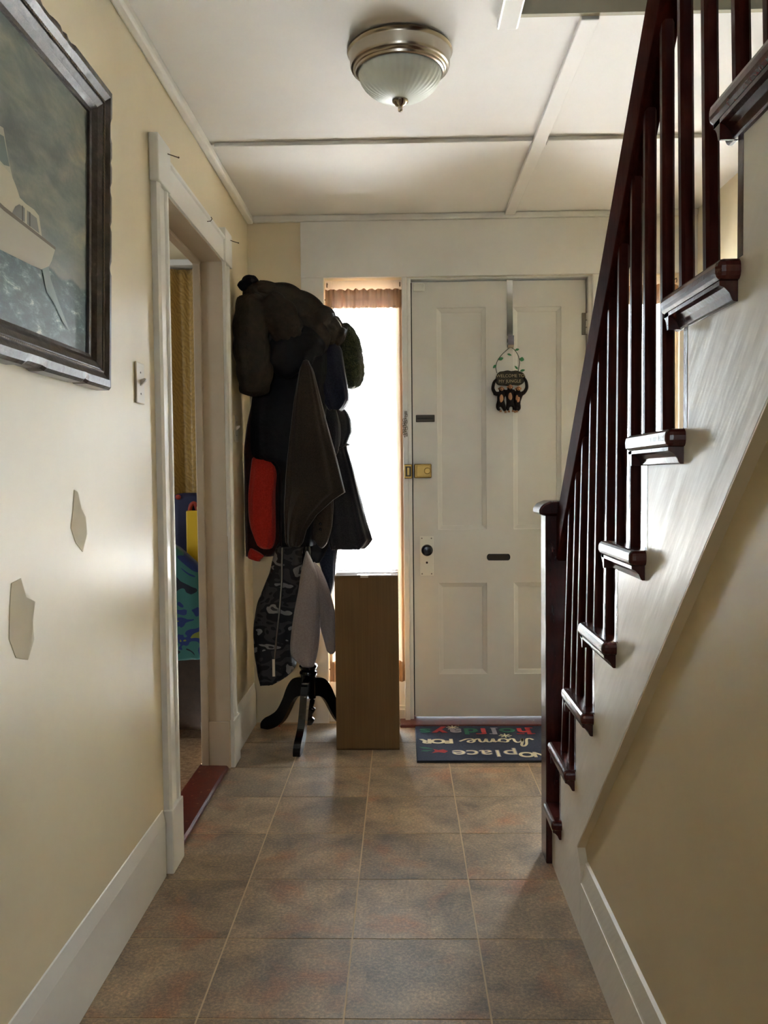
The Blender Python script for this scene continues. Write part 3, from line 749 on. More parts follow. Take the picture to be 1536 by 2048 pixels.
member((PY0, 0), (PY1, 0), 0, 1, 'a'); member((PY0, PH), (PY1, PH), 0, -1, 'b'); member((PY0, 0), (PY0, PH), 1, 0, 'c'); member((PY1, 0), (PY1, PH), -1, 0, 'd')
# ------------------------------------------------------------------ cardboard box
bx = thing('cardboard_box', 'tall brown cardboard box standing on end in front of the sidelight curtain', 'box', (-.16, 3.81, 0))
X0, X1, Y0, Y1, H = -.304, -.022, 3.678, 3.925, .778
mb = MB(); t_ = .004
mb.box(X0, X1, Y0, Y0+t_, .001, H).box(X0, X1, Y1-t_, Y1, .001, H).box(X0, X0+t_, Y0+t_, Y1-t_, .001, H).box(X1-t_, X1, Y0+t_, Y1-t_, .001, H).box(X0, X1, Y0, Y1, 0, .004)
mb.build('carton_side', M['cardboard'], bx)
ym = (Y0+Y1)/2
for s in (0, 1):
    ya, yb = (Y0+.001, ym-.0015) if s == 0 else (ym+.0015, Y1-.001)
    za, zb = (H+.001, H+.004) if s == 0 else (H+.004, H+.001)
    MB().add([(X0+.001, ya, za), (X1-.001, ya, za), (X1-.001, yb, zb), (X0+.001, yb, zb), (X0+.001, ya, za+.004), (X1-.001, ya, za+.004), (X1-.001, yb, zb+.004), (X0+.001, yb, zb+.004)],
             [(0, 3, 2, 1), (4, 5, 6, 7), (0, 1, 5, 4), (1, 2, 6, 5), (2, 3, 7, 6), (3, 0, 4, 7)]).build('flap', M['cardboard'], bx)
tp = MB().box(X0-.001, X1+.001, ym-.026, ym+.026, H+.0075, H+.009)
tp.box(X0-.0012, X0, ym-.026, ym+.026, H-.07, H+.009).box(X1, X1+.0012, ym-.026, ym+.026, H-.07, H+.009).build('packing_tape', M['tape'], bx)
MB().box(X0+.10, X0+.25, Y0+.02, Y0+.055, H+.0055, H+.0065).box(X0+.115, X0+.15, Y0-.0008, Y0+.02, H-.004, H+.0065).build('packing_tape', M['tape'], bx)

# ------------------------------------------------------------------ coat stand and clothes
SX, SY = -.448, 3.87
sd = thing('coat_stand', 'black turned wooden coat stand on three curved legs buried under hanging coats', 'coat stand', (SX, SY, 0))
prof = [(0, .055), (.014, .058), (.024, .075), (.026, .085), (.016, .095), (.018, .110), (.030, .125), (.031, .135), (.022, .142), (.027, .160), (.029, .172), (.020, .180), (.034, .186), (.035, .29), (.040, .296), (.043, .305), (.040, .314), (.033, .318), (.040, .326), (.044, .336), (.040, .346), (.031, .352), (.026, .37), (.024, .60), (.022, 1.2), (.020, 1.84), (.028, 1.86), (.028, 1.88), (.016, 1.90), (.022, 1.925), (.0, 1.945)]
MB().lathe(prof, (SX, SY, 0), 24).build('turned_post', M['blackgloss'], sd, smooth='auto')
def leg(ang, reach, nm='leg'):
    ca, sa = math.cos(ang), math.sin(ang); pa = (-sa, ca)
    top = [(.0, .272), (.04, .280), (.085, .268), (.120, .225), (.150, .160), (.185, .105), (.225, .075), (.262, .055), (.288, .028), (.290, .0)]
    bot = [(.0, .190), (.04, .192), (.070, .180), (.095, .150), (.120, .105), (.150, .058), (.185, .026), (.220, .008), (.250, .0), (.270, .0)]
    vs = []; fs = []; hw = .0165; k_ = reach/.29
    T = catmull(top, 4); B = catmull(bot, 4); m = len(T)
    for (a, b) in zip(T, B):
        for (r, z, sgn) in ((a[0], a[1], -1), (a[0], a[1], 1), (b[0], b[1], 1), (b[0], b[1], -1)):
            r *= k_; vs.append((SX+ca*r+pa[0]*hw*sgn, SY+sa*r+pa[1]*hw*sgn, z))
    for i in range(m-1):
        for q in range(4): fs.append((i*4+q, i*4+(q+1) % 4, i*4+4+(q+1) % 4, i*4+4+q))
    fs += [(0, 1, 2, 3), (m*4-4, m*4-3, m*4-2, m*4-1)]
    MB().add(vs, fs).build(nm, M['blackgloss'], sd, bevel=.004)
leg(math.radians(-95), .285); leg(math.radians(149), .287); leg(math.radians(32), .27)
for i in range(6):
    a = i*PI/3+.3; z = 1.78-.06*(i % 2)
    p = [(SX+math.cos(a)*r, SY+math.sin(a)*r, z+dz) for r, dz in ((.015, 0), (.06, -.015), (.10, 0), (.115, .03), (.118, .05))]
    MB().tube(catmull(p, 4), .008, 8).ball(p[-1], .012, 8, 6).build('peg', M['blackgloss'], sd)

GARM={
 'puffer_body':([(2.098, -0.694, -0.609), (2.085, -0.704, -0.541), (2.044, -0.709, -0.474), (1.988, -0.71, -0.403), (1.92, -0.706, -0.345), (1.853, -0.698, -0.31), (1.797, -0.681, -0.331), (1.748, -0.637, -0.388), (1.719, -0.581, -0.433)],3.775,0.06),
 'parka':([(1.881, -0.555, -0.348), (1.831, -0.59, -0.325), (1.762, -0.626, -0.322), (1.671, -0.665, -0.327), (1.579, -0.689, -0.34), (1.465, -0.696, -0.353), (1.349, -0.696, -0.366), (1.31, -0.692, -0.378), (1.293, -0.583, -0.379), (1.21, -0.572, -0.38), (1.025, -0.573, -0.394), (0.908, -0.57, -0.407)],3.85,0.095),
 'wool_coat':([(1.736, -0.438, -0.402), (1.686, -0.452, -0.385), (1.564, -0.476, -0.356), (1.454, -0.491, -0.33), (1.299, -0.511, -0.288), (1.21, -0.519, -0.267), (1.154, -0.522, -0.252), (1.121, -0.525, -0.304), (1.054, -0.526, -0.38), (0.988, -0.524, -0.426), (0.932, -0.521, -0.445), (0.914, -0.508, -0.458)],3.7,0.036),
 'pea_coat':([(1.559, -0.385, -0.267), (1.492, -0.381, -0.239), (1.433, -0.377, -0.235), (1.379, -0.373, -0.259), (1.35, -0.369, -0.255), (1.255, -0.37, -0.228), (1.148, -0.367, -0.203), (1.017, -0.364, -0.171), (0.922, -0.363, -0.143), (0.898, -0.356, -0.16), (0.879, -0.347, -0.182)],3.955,0.05),
 'navy':([(1.854, -0.414, -0.298), (1.808, -0.423, -0.271), (1.716, -0.42, -0.258), (1.624, -0.394, -0.243), (1.578, -0.376, -0.239), (1.543, -0.348, -0.26), (1.527, -0.33, -0.279)],3.86,0.06),
 'maroon':([(1.619, -0.686, -0.564), (1.468, -0.721, -0.555), (1.352, -0.737, -0.554), (1.235, -0.737, -0.556), (1.118, -0.737, -0.558), (1.001, -0.737, -0.56), (0.907, -0.737, -0.561), (0.855, -0.737, -0.604)],3.885,0.035),
 'camo':([(0.93, -0.583, -0.451), (0.86, -0.603, -0.466), (0.789, -0.62, -0.472), (0.719, -0.647, -0.478), (0.648, -0.679, -0.484), (0.554, -0.699, -0.492), (0.459, -0.703, -0.505), (0.388, -0.697, -0.511), (0.329, -0.691, -0.502), (0.293, -0.685, -0.536), (0.26, -0.676, -0.607)],3.875,0.07),
 'hoodie':([(0.882, -0.443, -0.431), (0.845, -0.452, -0.414), (0.777, -0.467, -0.387), (0.708, -0.477, -0.379), (0.616, -0.497, -0.378), (0.524, -0.512, -0.381), (0.455, -0.52, -0.387), (0.404, -0.518, -0.397), (0.374, -0.48, -0.406), (0.358, -0.466, -0.411)],3.775,0.03),
 'denim':([(0.918, -0.446, -0.298), (0.875, -0.418, -0.308), (0.803, -0.395, -0.319), (0.731, -0.377, -0.324), (0.683, -0.368, -0.335), (0.654, -0.361, -0.345)],3.955,0.035),
 'dark_vest':([(0.973, -0.58, -0.366), (0.914, -0.576, -0.343), (0.854, -0.534, -0.368), (0.819, -0.487, -0.392)],3.925,0.04),
}
TUBE={
 'puffer_sleeve':[(-0.637, 3.7, 2.033, 0.066, 0.045), (-0.649, 3.685, 1.96, 0.073, 0.05), (-0.656, 3.68, 1.872, 0.077, 0.052), (-0.655, 3.68, 1.785, 0.08, 0.052), (-0.649, 3.685, 1.698, 0.08, 0.048), (-0.651, 3.69, 1.621, 0.067, 0.042), (-0.652, 3.69, 1.582, 0.049, 0.035)],
 'puffer_back':[(-0.678, 3.78, 2.058, 0.041, 0.05), (-0.575, 3.77, 2.043, 0.054, 0.065), (-0.486, 3.78, 1.999, 0.079, 0.07), (-0.399, 3.8, 1.934, 0.091, 0.07), (-0.333, 3.82, 1.888, 0.082, 0.065), (-0.283, 3.84, 1.868, 0.055, 0.05), (-0.256, 3.85, 1.855, 0.032, 0.03)],
 'puffer_chest':[(-0.609, 3.7, 2.006, 0.058, 0.045), (-0.542, 3.69, 1.938, 0.079, 0.055), (-0.489, 3.7, 1.856, 0.066, 0.045), (-0.466, 3.72, 1.81, 0.031, 0.03)],
 'knit_hood':[(-0.302, 3.92, 1.928, 0.051, 0.05), (-0.262, 3.935, 1.853, 0.071, 0.055), (-0.245, 3.945, 1.772, 0.068, 0.055), (-0.234, 3.945, 1.69, 0.057, 0.045), (-0.227, 3.945, 1.636, 0.028, 0.03)],
 'red_sleeve':[(-0.63, 3.83, 1.338, 0.051, 0.03), (-0.636, 3.83, 1.235, 0.06, 0.033), (-0.647, 3.83, 1.12, 0.063, 0.034), (-0.647, 3.83, 1.016, 0.06, 0.033), (-0.636, 3.83, 0.934, 0.046, 0.03), (-0.642, 3.83, 0.893, 0.028, 0.02)],
 'red_cuff':[(-0.673, 3.835, 0.881, 0.037, 0.022), (-0.685, 3.835, 0.86, 0.033, 0.022), (-0.692, 3.835, 0.841, 0.028, 0.02)],
 'brown_cuff':[(-0.362, 3.8, 1.152, 0.046, 0.03), (-0.367, 3.8, 1.072, 0.05, 0.03), (-0.378, 3.8, 0.992, 0.055, 0.03), (-0.388, 3.8, 0.935, 0.046, 0.026), (-0.397, 3.8, 0.921, 0.032, 0.02)],
 'hoodie_sleeve':[(-0.412, 3.8, 0.831, 0.018, 0.02), (-0.38, 3.79, 0.729, 0.032, 0.028), (-0.358, 3.785, 0.637, 0.039, 0.03), (-0.341, 3.785, 0.545, 0.039, 0.03), (-0.333, 3.785, 0.464, 0.028, 0.024), (-0.331, 3.785, 0.411, 0.018, 0.016)],
 'parka_hood':[(-0.567, 3.73, 1.691, 0.076, 0.05), (-0.504, 3.72, 1.762, 0.103, 0.055), (-0.435, 3.72, 1.797, 0.098, 0.05), (-0.375, 3.74, 1.79, 0.058, 0.04), (-0.351, 3.75, 1.773, 0.027, 0.02)],
}

def wob(seed):
    r = random.Random(seed); P = [(r.uniform(0, 6.28), r.uniform(.7, 1.3)) for _ in range(6)]
    def f(a, s):
        return (.50*math.sin(5*a+P[0][0]+1.2*s)+.32*math.sin(9*a+P[1][0]-.8*s)+.22*math.sin(14*a+P[2][0]))*1.0, P
    return f
def sheet_body(rows, Y, d, seed, fold=.010, quilt=0, qh=.09, N=44, Mn=56, sq=.62, lean=0, sm=2):
    # rows (z, xl, xr): stacked closed sections with hanging folds that grow towards the hem
    f = wob(seed); zs = [r[0] for r in rows]; vs = []; fs = []
    L = []
    for i in range(len(rows)-1):
        k = max(2, int(N*(zs[i]-zs[i+1])/(zs[0]-zs[-1])+.5))
        for j in range(k):
            t = j/k; L.append(tuple(a+(b-a)*t for a, b in zip(rows[i], rows[i+1])))
    L.append(rows[-1])
    # light smoothing of the side lines
    for _ in range(sm):
        L = [L[0]]+[(b[0], (a[1]+2*b[1]+c[1])/4, (a[2]+2*b[2]+c[2])/4) for a, b, c in zip(L, L[1:], L[2:])]+[L[-1]]
    H_ = zs[0]-zs[-1]
    def ring(z, xl, xr, sc, s):
        a_ = max(.004, (xr-xl)/2); xc = (xl+xr)/2
        for q in range(Mn):
            an = 2*PI*q/Mn; c, s_ = math.cos(an), math.sin(an)
            px_ = abs(c)**sq*(1 if c > 0 else -1); py_ = abs(s_)**.8*(1 if s_ > 0 else -1)
            g, P = f(an, s*4)
            dd = d*(1+.0*s)
            push = fold*(.25+.9*s)*g
            if quilt: push += quilt*(abs(math.sin(PI*(z+.35*(xc+a_*px_*.4))/qh))-.6)
            vs.append((xc+a_*px_*sc*(1+(push*.18/a_ if a_ > .03 else 0)), Y+lean*s+(dd*py_+push*py_*1.0)*sc, z))
    n = len(L)
    ring(L[0][0]+.004, L[0][1], L[0][2], .35, 0)
    for (z, xl, xr) in L:
        s = (zs[0]-z)/H_; sc = 1 if s > .04 else .72+7*s
        ring(z, xl, xr, min(1, sc), s)
    z, xl, xr = L[-1]
    ring(z+.004, xl, xr, .90, 1); ring(z+.02, xl, xr, .80, 1)
    R = len(vs)//Mn
    for i in range(R-1):
        for q in range(Mn):
            q2 = (q+1) % Mn; fs.append((i*Mn+q, i*Mn+q2, (i+1)*Mn+q2, (i+1)*Mn+q))
    fs.append(tuple(range(Mn))); fs.append(tuple(range((R-1)*Mn, R*Mn)))
    return MB().add(vs, fs)
def sleeve(path, seed, fold=.006, rings=0, ringamp=.008, Mn=36, n=8):
    f = wob(seed); P = catmull(path, n); vs = []; fs = []; m = len(P)
    for i, p in enumerate(P):
        a = P[max(0, i-1)]; b = P[min(m-1, i+1)]
        tx, tz_ = b[0]-a[0], b[2]-a[2]; l = math.hypot(tx, tz_) or 1; sx, sz = -tz_/l, tx/l
        s = i/(m-1); w = p[3]; dp = p[4]
        endk = min(1, .35+4.0*min(s, 1-s)*2.2)
        bul = ringamp*(abs(math.sin(PI*s*rings))-.55) if rings else 0
        for q in range(Mn):
            an = 2*PI*q/Mn; g, _ = f(an, s*5)
            e = (fold*g*.8+bul)
            c = math.cos(an)*(w*endk+e); d_ = math.sin(an)*(dp*endk+e)
            vs.append((p[0]+sx*c, p[1]+d_, p[2]+sz*c))
    for i in range(m-1):
        for q in range(Mn):
            q2 = (q+1) % Mn; fs.append((i*Mn+q, i*Mn+q2, (i+1)*Mn+q2, (i+1)*Mn+q))
    fs.append(tuple(range(Mn))); fs.append(tuple(range((m-1)*Mn, m*Mn)))
    return MB().add(vs, fs)
def garment(nm, label, cat, key, mat, seed, **kw):
    rows, Y, d = GARM[key]
    xs = [(r[1]+r[2])/2 for r in rows]
    t = thing(nm, label, cat, (sum(xs)/len(xs), Y, rows[-1][0]), 'clothes on the coat stand')
    sheet_body(rows, Y, d, seed, **kw).build('coat_body', mat, t, smooth=True)
    return t
GR = 'clothes on the coat stand'
g = garment('puffer_jacket', 'bulky olive brown quilted puffer jacket slung over the top of the coat stand', 'jacket', 'puffer_body', M['olive'], 11, fold=.010, quilt=.012, qh=.085)
sleeve(TUBE['puffer_sleeve'], 12, .008, 5, .007).build('sleeve', M['olive'], g, smooth=True)
sleeve(TUBE['puffer_back'], 13, .012, 6, .010).build('hood', M['olive'], g, smooth=True)
sleeve(TUBE['puffer_chest'], 14, .010, 4, .010).build('sleeve', M['olive'], g, smooth=True)
collar = [(-.712, 3.74, 2.06, .022, .03), (-.690, 3.735, 2.085, .024, .03), (-.660, 3.735, 2.105, .020, .028), (-.645, 3.735, 2.085, .016, .02)]
sleeve(collar, 15, .006, 3, .006).build('collar', M['black'], g, smooth=True)
g = garment('parka', 'black parka hanging in the middle of the coat stand behind the brown coat', 'parka', 'parka', M['black'], 21, fold=.018)
sleeve(TUBE['parka_hood'], 22, .010).build('hood', M['black'], g, smooth=True)
g = garment('wool_coat', 'dark brown wool coat with a pointed hem at the front of the stand', 'coat', 'wool_coat', M['brownwool'], 31, fold=.018, sm=0)
sleeve(TUBE['brown_cuff'], 32, .004).build('sleeve', M['brownwool'], g, smooth=True)
for z in (.985, 1.01): MB().ball((-.372, 3.768, z), (.006, .003, .006), 10, 6).build('button', M['blackgloss'], g)
g = garment('pea_coat', 'charcoal wool coat with a flared skirt against the bright curtain', 'coat', 'pea_coat', M['charcoal'], 41, fold=.020, sm=0)
sleeve([(-.34, 3.90, 1.56, .03, .03), (-.325, 3.895, 1.46, .038, .036), (-.33, 3.895, 1.36, .036, .034), (-.345, 3.90, 1.31, .022, .02)], 42, .004).build('sleeve', M['charcoal'], g, smooth=True)
MB().tube(catmull([(-.372, 3.903, 1.368), (-.32, 3.893, 1.352), (-.262, 3.905, 1.372), (-.250, 3.955, 1.375)], 5), .006, 6).build('belt', M['charcoal'], g, smooth=True)
garment('fleece_jacket', 'dark navy fleece jacket below the knitted hood on the right of the stand', 'jacket', 'navy', M['navy'], 51, fold=.010)
t = thing('knitted_hood', 'dark green knitted hood drooping from the right side of the coat stand', 'hat', (-.25, 3.94, 1.63), GR)
sleeve(TUBE['knit_hood'], 61, .006, 9, .004).build('knitted_crown', M['knit'], t, smooth=True)
g = garment('lined_jacket', 'dark maroon jacket hanging beside the left wall behind the red sleeve', 'jacket', 'maroon', M['maroon'], 71, fold=.006)
t = thing('red_fleece', 'bright red fleece sleeve hanging out at the left of the coat stand', 'fleece', (-.63, 3.775, .84), GR)
sleeve(TUBE['red_sleeve'], 81, .006).build('sleeve', M['red'], t, smooth=True)
sleeve(TUBE['red_cuff'], 82, .003).build('cuff', M['red'], t, smooth=True)
g = garment('camouflage_coat', 'grey camouflage padded coat hanging lowest on the left of the stand', 'coat', 'camo', M['camo'], 91, fold=.010, quilt=.010, qh=.115)
MB().tube([(-.553, 3.80, .90), (-.556, 3.80, .75), (-.570, 3.796, .60), (-.588, 3.80, .46), (-.596, 3.803, .38)], .005, 6).build('zip', M['steel'], g)
MB().box(-.606, -.594, 3.796, 3.800, .305, .385).build('zip_pull', M['plastic'], g)
g = garment('hoodie', 'pale grey cotton hoodie hanging in front of the camouflage coat above the tripod legs', 'hoodie', 'hoodie', M['hoodie'], 101, fold=.005)
sleeve(TUBE['hoodie_sleeve'], 102, .004).build('sleeve', M['hoodie'], g, smooth=True)
garment('denim_jacket', 'dark blue jacket end showing below the charcoal coat beside the cardboard box', 'jacket', 'denim', M['denim'], 111, fold=.006)
garment('padded_vest', 'black padded vest hem showing between the brown coat and the pale hoodie', 'vest', 'dark_vest', M['black'], 121, fold=.008, quilt=.008, qh=.06)
tag(MB().tube([(-.66, 4.03, .004), (-.63, 4.025, .005), (-.61, 4.03, .004)], .003, 6).tube([(-.638, 4.03, .006), (-.632, 4.045, .012)], .003, 6).build('red_scrap', M['red']), 'scrap of red plastic on the floor by the left tripod foot', 'scrap')

# ------------------------------------------------------------------ doormat with lettering (reads from the door side)
MX0, MX1, MY0, MY1, MZ = .052, .812, 3.505, 4.000, .010
dm = thing('doormat', 'navy doormat with holiday lettering lying in front of the white door', 'doormat', ((MX0+MX1)/2, 3.75, 0))
MB().box(MX0, MX1, MY0, MY1, .0005, MZ-.003).build('rubber_backing', plain('black_rubber', (24, 24, 26), .8), dm, bevel=.002)
MB().box(MX0+.003, MX1-.003, MY0+.003, MY1-.003, MZ-.003, MZ).build('pile', m_fleck('navy_mat_pile', (30, 38, 62), (46, 56, 84), 160), dm, bevel=.002)
TW = plain('mat_cream_print', (214, 206, 178), .9); TGY = plain('mat_grey_print', (150, 146, 160), .9); TR = plain('mat_red_print', (168, 46, 52), .9); TGN = plain('mat_green_print', (40, 104, 86), .9)
def on_mat(x, y, z=MZ+.0006): return Matrix.Translation((x, y, z)) @ Matrix.Rotation(PI, 4, 'Z')
def word(nm, chars, x_right, y, size, adv, mats, **kw):
    x = x_right
    for i, (c_, m_) in enumerate(zip(chars, mats)):
        a = adv[i] if isinstance(adv, (list, tuple)) else adv
        text(nm, c_, size, m_, dm, on_mat(x-a/2, y), **kw); x -= a
def slab(x0, x1, y0, y1, m_): MB().box(x0, x1, y0, y1, MZ, MZ+.0011).build('letter_stroke', m_, dm)
word('letter', 'holidays', .612, 3.915, .125, [.088, .072, .052, .048, .072, .078, .070, .066], [TR, TGN, TGY, TR, TGN, TGY, TR, TGN], offset=.004, sx=1.12)
for x_, y_, m_ in ((.596, 3.962, TR), (.596, 3.872, TR), (.546, 3.872, TR), (.430, 3.962, TGY), (.418, 3.872, TGY), (.356, 3.872, TR)): slab(x_-.018, x_+.018, y_-.004, y_+.004, m_)
word('letter', 'FOR', .228, 3.766, .082, [.047, .056, .050], [TW]*3, offset=.0035, sx=1.05)
word('letter', 'place', .500, 3.598, .118, [.072, .040, .062, .056, .062], [TGY]*5, offset=.003, sx=1.12)
word('letter', 'place', .500, 3.598, .118, [.072, .040, .062, .056, .062], [TW]*5, offset=-.0005, sx=1.12, extrude=.0010)
word('letter', 'NO', .618, 3.580, .085, [.058, .060], [TW]*2, offset=.003)
def script(pts, r):
    P = catmull([(.590-a*1.0, 3.705+b, MZ+.001) for a, b in pts], 6); return P
mbs = MB()
for stroke in ([(.0, .02), (.015, .0), (.03, .015), (.04, .08), (.058, .112), (.064, .09), (.052, .04), (.050, .002), (.058, .04), (.078, .056), (.088, .038), (.090, .008), (.102, .004), (.112, .02)],
               [(.150, .046), (.128, .050), (.118, .026), (.132, .004), (.154, .010), (.160, .036), (.150, .048), (.168, .040), (.184, .050)],
               [(.184, .050), (.186, .002), (.196, .040), (.210, .050), (.218, .036), (.218, .004), (.228, .040), (.242, .050), (.250, .036), (.252, .006), (.264, .008), (.276, .024)],
               [(.276, .024), (.300, .030), (.306, .048), (.290, .056), (.276, .036), (.284, .006), (.306, .004), (.330, .024), (.345, .040)]):
    P = catmull([(.590-a*.98, 3.792-b*0-.0+0-(.0), MZ+.001) for a, b in stroke], 1)
    P = catmull([(.590-a*.98, 3.800-b*1.0, MZ+.0008) for a, b in stroke], 6)
    n = len(P); vs = []; fs = []
    for i, p in enumerate(P):
        q0 = P[max(0, i-1)]; q1 = P[min(n-1, i+1)]; tx, ty_ = q1[0]-q0[0], q1[1]-q0[1]; l = math.hypot(tx, ty_) or 1
        w2 = .0042+.0022*abs(ty_/l); vs += [(p[0]-ty_/l*w2, p[1]+tx/l*w2, p[2]), (p[0]+ty_/l*w2, p[1]-tx/l*w2, p[2])]
    for i in range(n-1): fs.append((2*i, 2*i+1, 2*i+3, 2*i+2))
    mbs.add(vs, fs)
mbs.build('script_word', TW, dm)
def flake(x, y, r):
    mb = MB()
    for k in range(4):
        a = k*PI/4; ca, sa = math.cos(a), math.sin(a); w2 = .0028
        mb.add([(x+ca*r-sa*w2, y+sa*r+ca*w2, MZ+.0009), (x-ca*r-sa*w2, y-sa*r+ca*w2, MZ+.0009), (x-ca*r+sa*w2, y-sa*r-ca*w2, MZ+.0009), (x+ca*r+sa*w2, y+sa*r-ca*w2, MZ+.0009)], [(0, 1, 2, 3)])
        for s in (-1, 1):
            cx_, cy_ = x+s*ca*r*.66, y+s*sa*r*.66
            mb.add([(cx_+.007*math.cos(a+.8), cy_+.007*math.sin(a+.8), MZ+.0009), (cx_-.003, cy_, MZ+.0009), (cx_+.007*math.cos(a-.8), cy_+.007*math.sin(a-.8), MZ+.0009)], [(0, 1, 2)])
    mb.build('snowflake', TW, dm)
flake(.232, 3.972, .030); flake(.470, 3.842, .030)
def blob(nm, pts, m_): MB().add([(x, y, MZ+.0009) for x, y in pts], [tuple(range(len(pts)))]).build(nm, m_, dm)
blob('printed_bird', [(.192, 3.625), (.172, 3.650), (.150, 3.640), (.128, 3.655), (.135, 3.628), (.120, 3.600), (.150, 3.612), (.176, 3.600)], TR)
blob('printed_leaf', [(.130, 3.655), (.100, 3.678), (.062, 3.684), (.085, 3.660)], TGN); blob('printed_leaf', [(.128, 3.640), (.085, 3.640), (.070, 3.626), (.10, 3.622)], TGN)
blob('printed_leaf', [(.66, 3.95), (.70, 3.965), (.74, 3.94), (.70, 3.93)], TGN)

# ------------------------------------------------------------------ over-door hook and chimp plaque
HXc = .535
oh = thing('over_door_hook', 'shiny metal strap hook hung over the top of the white door', 'hook', (HXc, YD, 1.84))
hw = .0145
strap = [(YD+.030, 2.1775), (YD-.003, 2.1790), (YD-.0045, 2.176), (YD-.0045, 1.905), (YD-.006, 1.872), (YD-.016, 1.846), (YD-.034, 1.842), (YD-.044, 1.856), (YD-.046, 1.900)]
vs = []; fs = []
for i, (y, z) in enumerate(strap):
    a = strap[max(0, i-1)]; b = strap[min(len(strap)-1, i+1)]; t0, t1_ = b[0]-a[0], b[1]-a[1]; l = math.hypot(t0, t1_)
    ny, nz = -t1_/l*.0009, t0/l*.0009; xo = -.004*(z < 2.0)*0
    vs += [(HXc-hw, y-ny, z-nz), (HXc+hw, y-ny, z-nz), (HXc+hw, y+ny, z+nz), (HXc-hw, y+ny, z+nz)]
for i in range(len(strap)-1):
    for q in range(4): fs.append((i*4+q, i*4+(q+1) % 4, i*4+4+(q+1) % 4, i*4+4+q))
fs += [(0, 1, 2, 3), (len(vs)-4, len(vs)-3, len(vs)-2, len(vs)-1)]
MB().add(vs, fs).build('strap', M['chrome'], oh)
PX, PYv = .531, YD-.020
M['apefur'] = m_cloth('dark_resin_fur', (22, 15, 12), (36, 24, 20), 90, .6, .5, 0); M['apeskin'] = plain('tan_resin', (168, 120, 84), .55)
M['resin'] = m_fleck('mossy_brown_resin', (34, 28, 16), (62, 54, 28), 60, .6); M['leaf'] = plain('green_enamel_leaf', (58, 128, 80), .45); M['vine'] = plain('dark_green_wire', (22, 44, 28), .5)
pq = thing('welcome_plaque', 'chimp plaque with welcome lettering hanging from the door hook', 'plaque', (PX, PYv, 1.55))
def PP(px_, py_, dy=0):  # plaque sketch units (mm around the plaque centre) to the scene
    return (PX+px_/1000, PYv+dy/1000, 1.655+py_/1000)
outl = [(-68, 40), (-62, 62), (-48, 74), (-30, 76), (-10, 80), (8, 76), (30, 79), (48, 74), (66, 66), (76, 48), (72, 26), (60, 12), (40, 6), (20, 9), (-5, 5), (-30, 8), (-56, 10), (-66, 22)]
MB().prism([(PX+a/1000, 1.655+b/1000) for a, b in catmull(outl+[outl[0]], 2)[:-1]], PYv-.008, PYv+.012, 'y').build('sign_board', M['resin'], pq, bevel=.004)
TL = plain('tan_lettering', (188, 168, 128), .6)
def on_sign(x, z): return Matrix.Translation((PX+x, PYv-.0092, 1.655+z)) @ Matrix.Rotation(PI/2, 4, 'X')
text('lettering', 'WELCOME TO', .0215, TL, pq, on_sign(.003, .052), sx=.98, extrude=.001, offset=-.0003)
text('lettering', 'MY JUNGLE', .0215, TL, pq, on_sign(.0, .026), sx=1.0, extrude=.001, offset=-.0003)
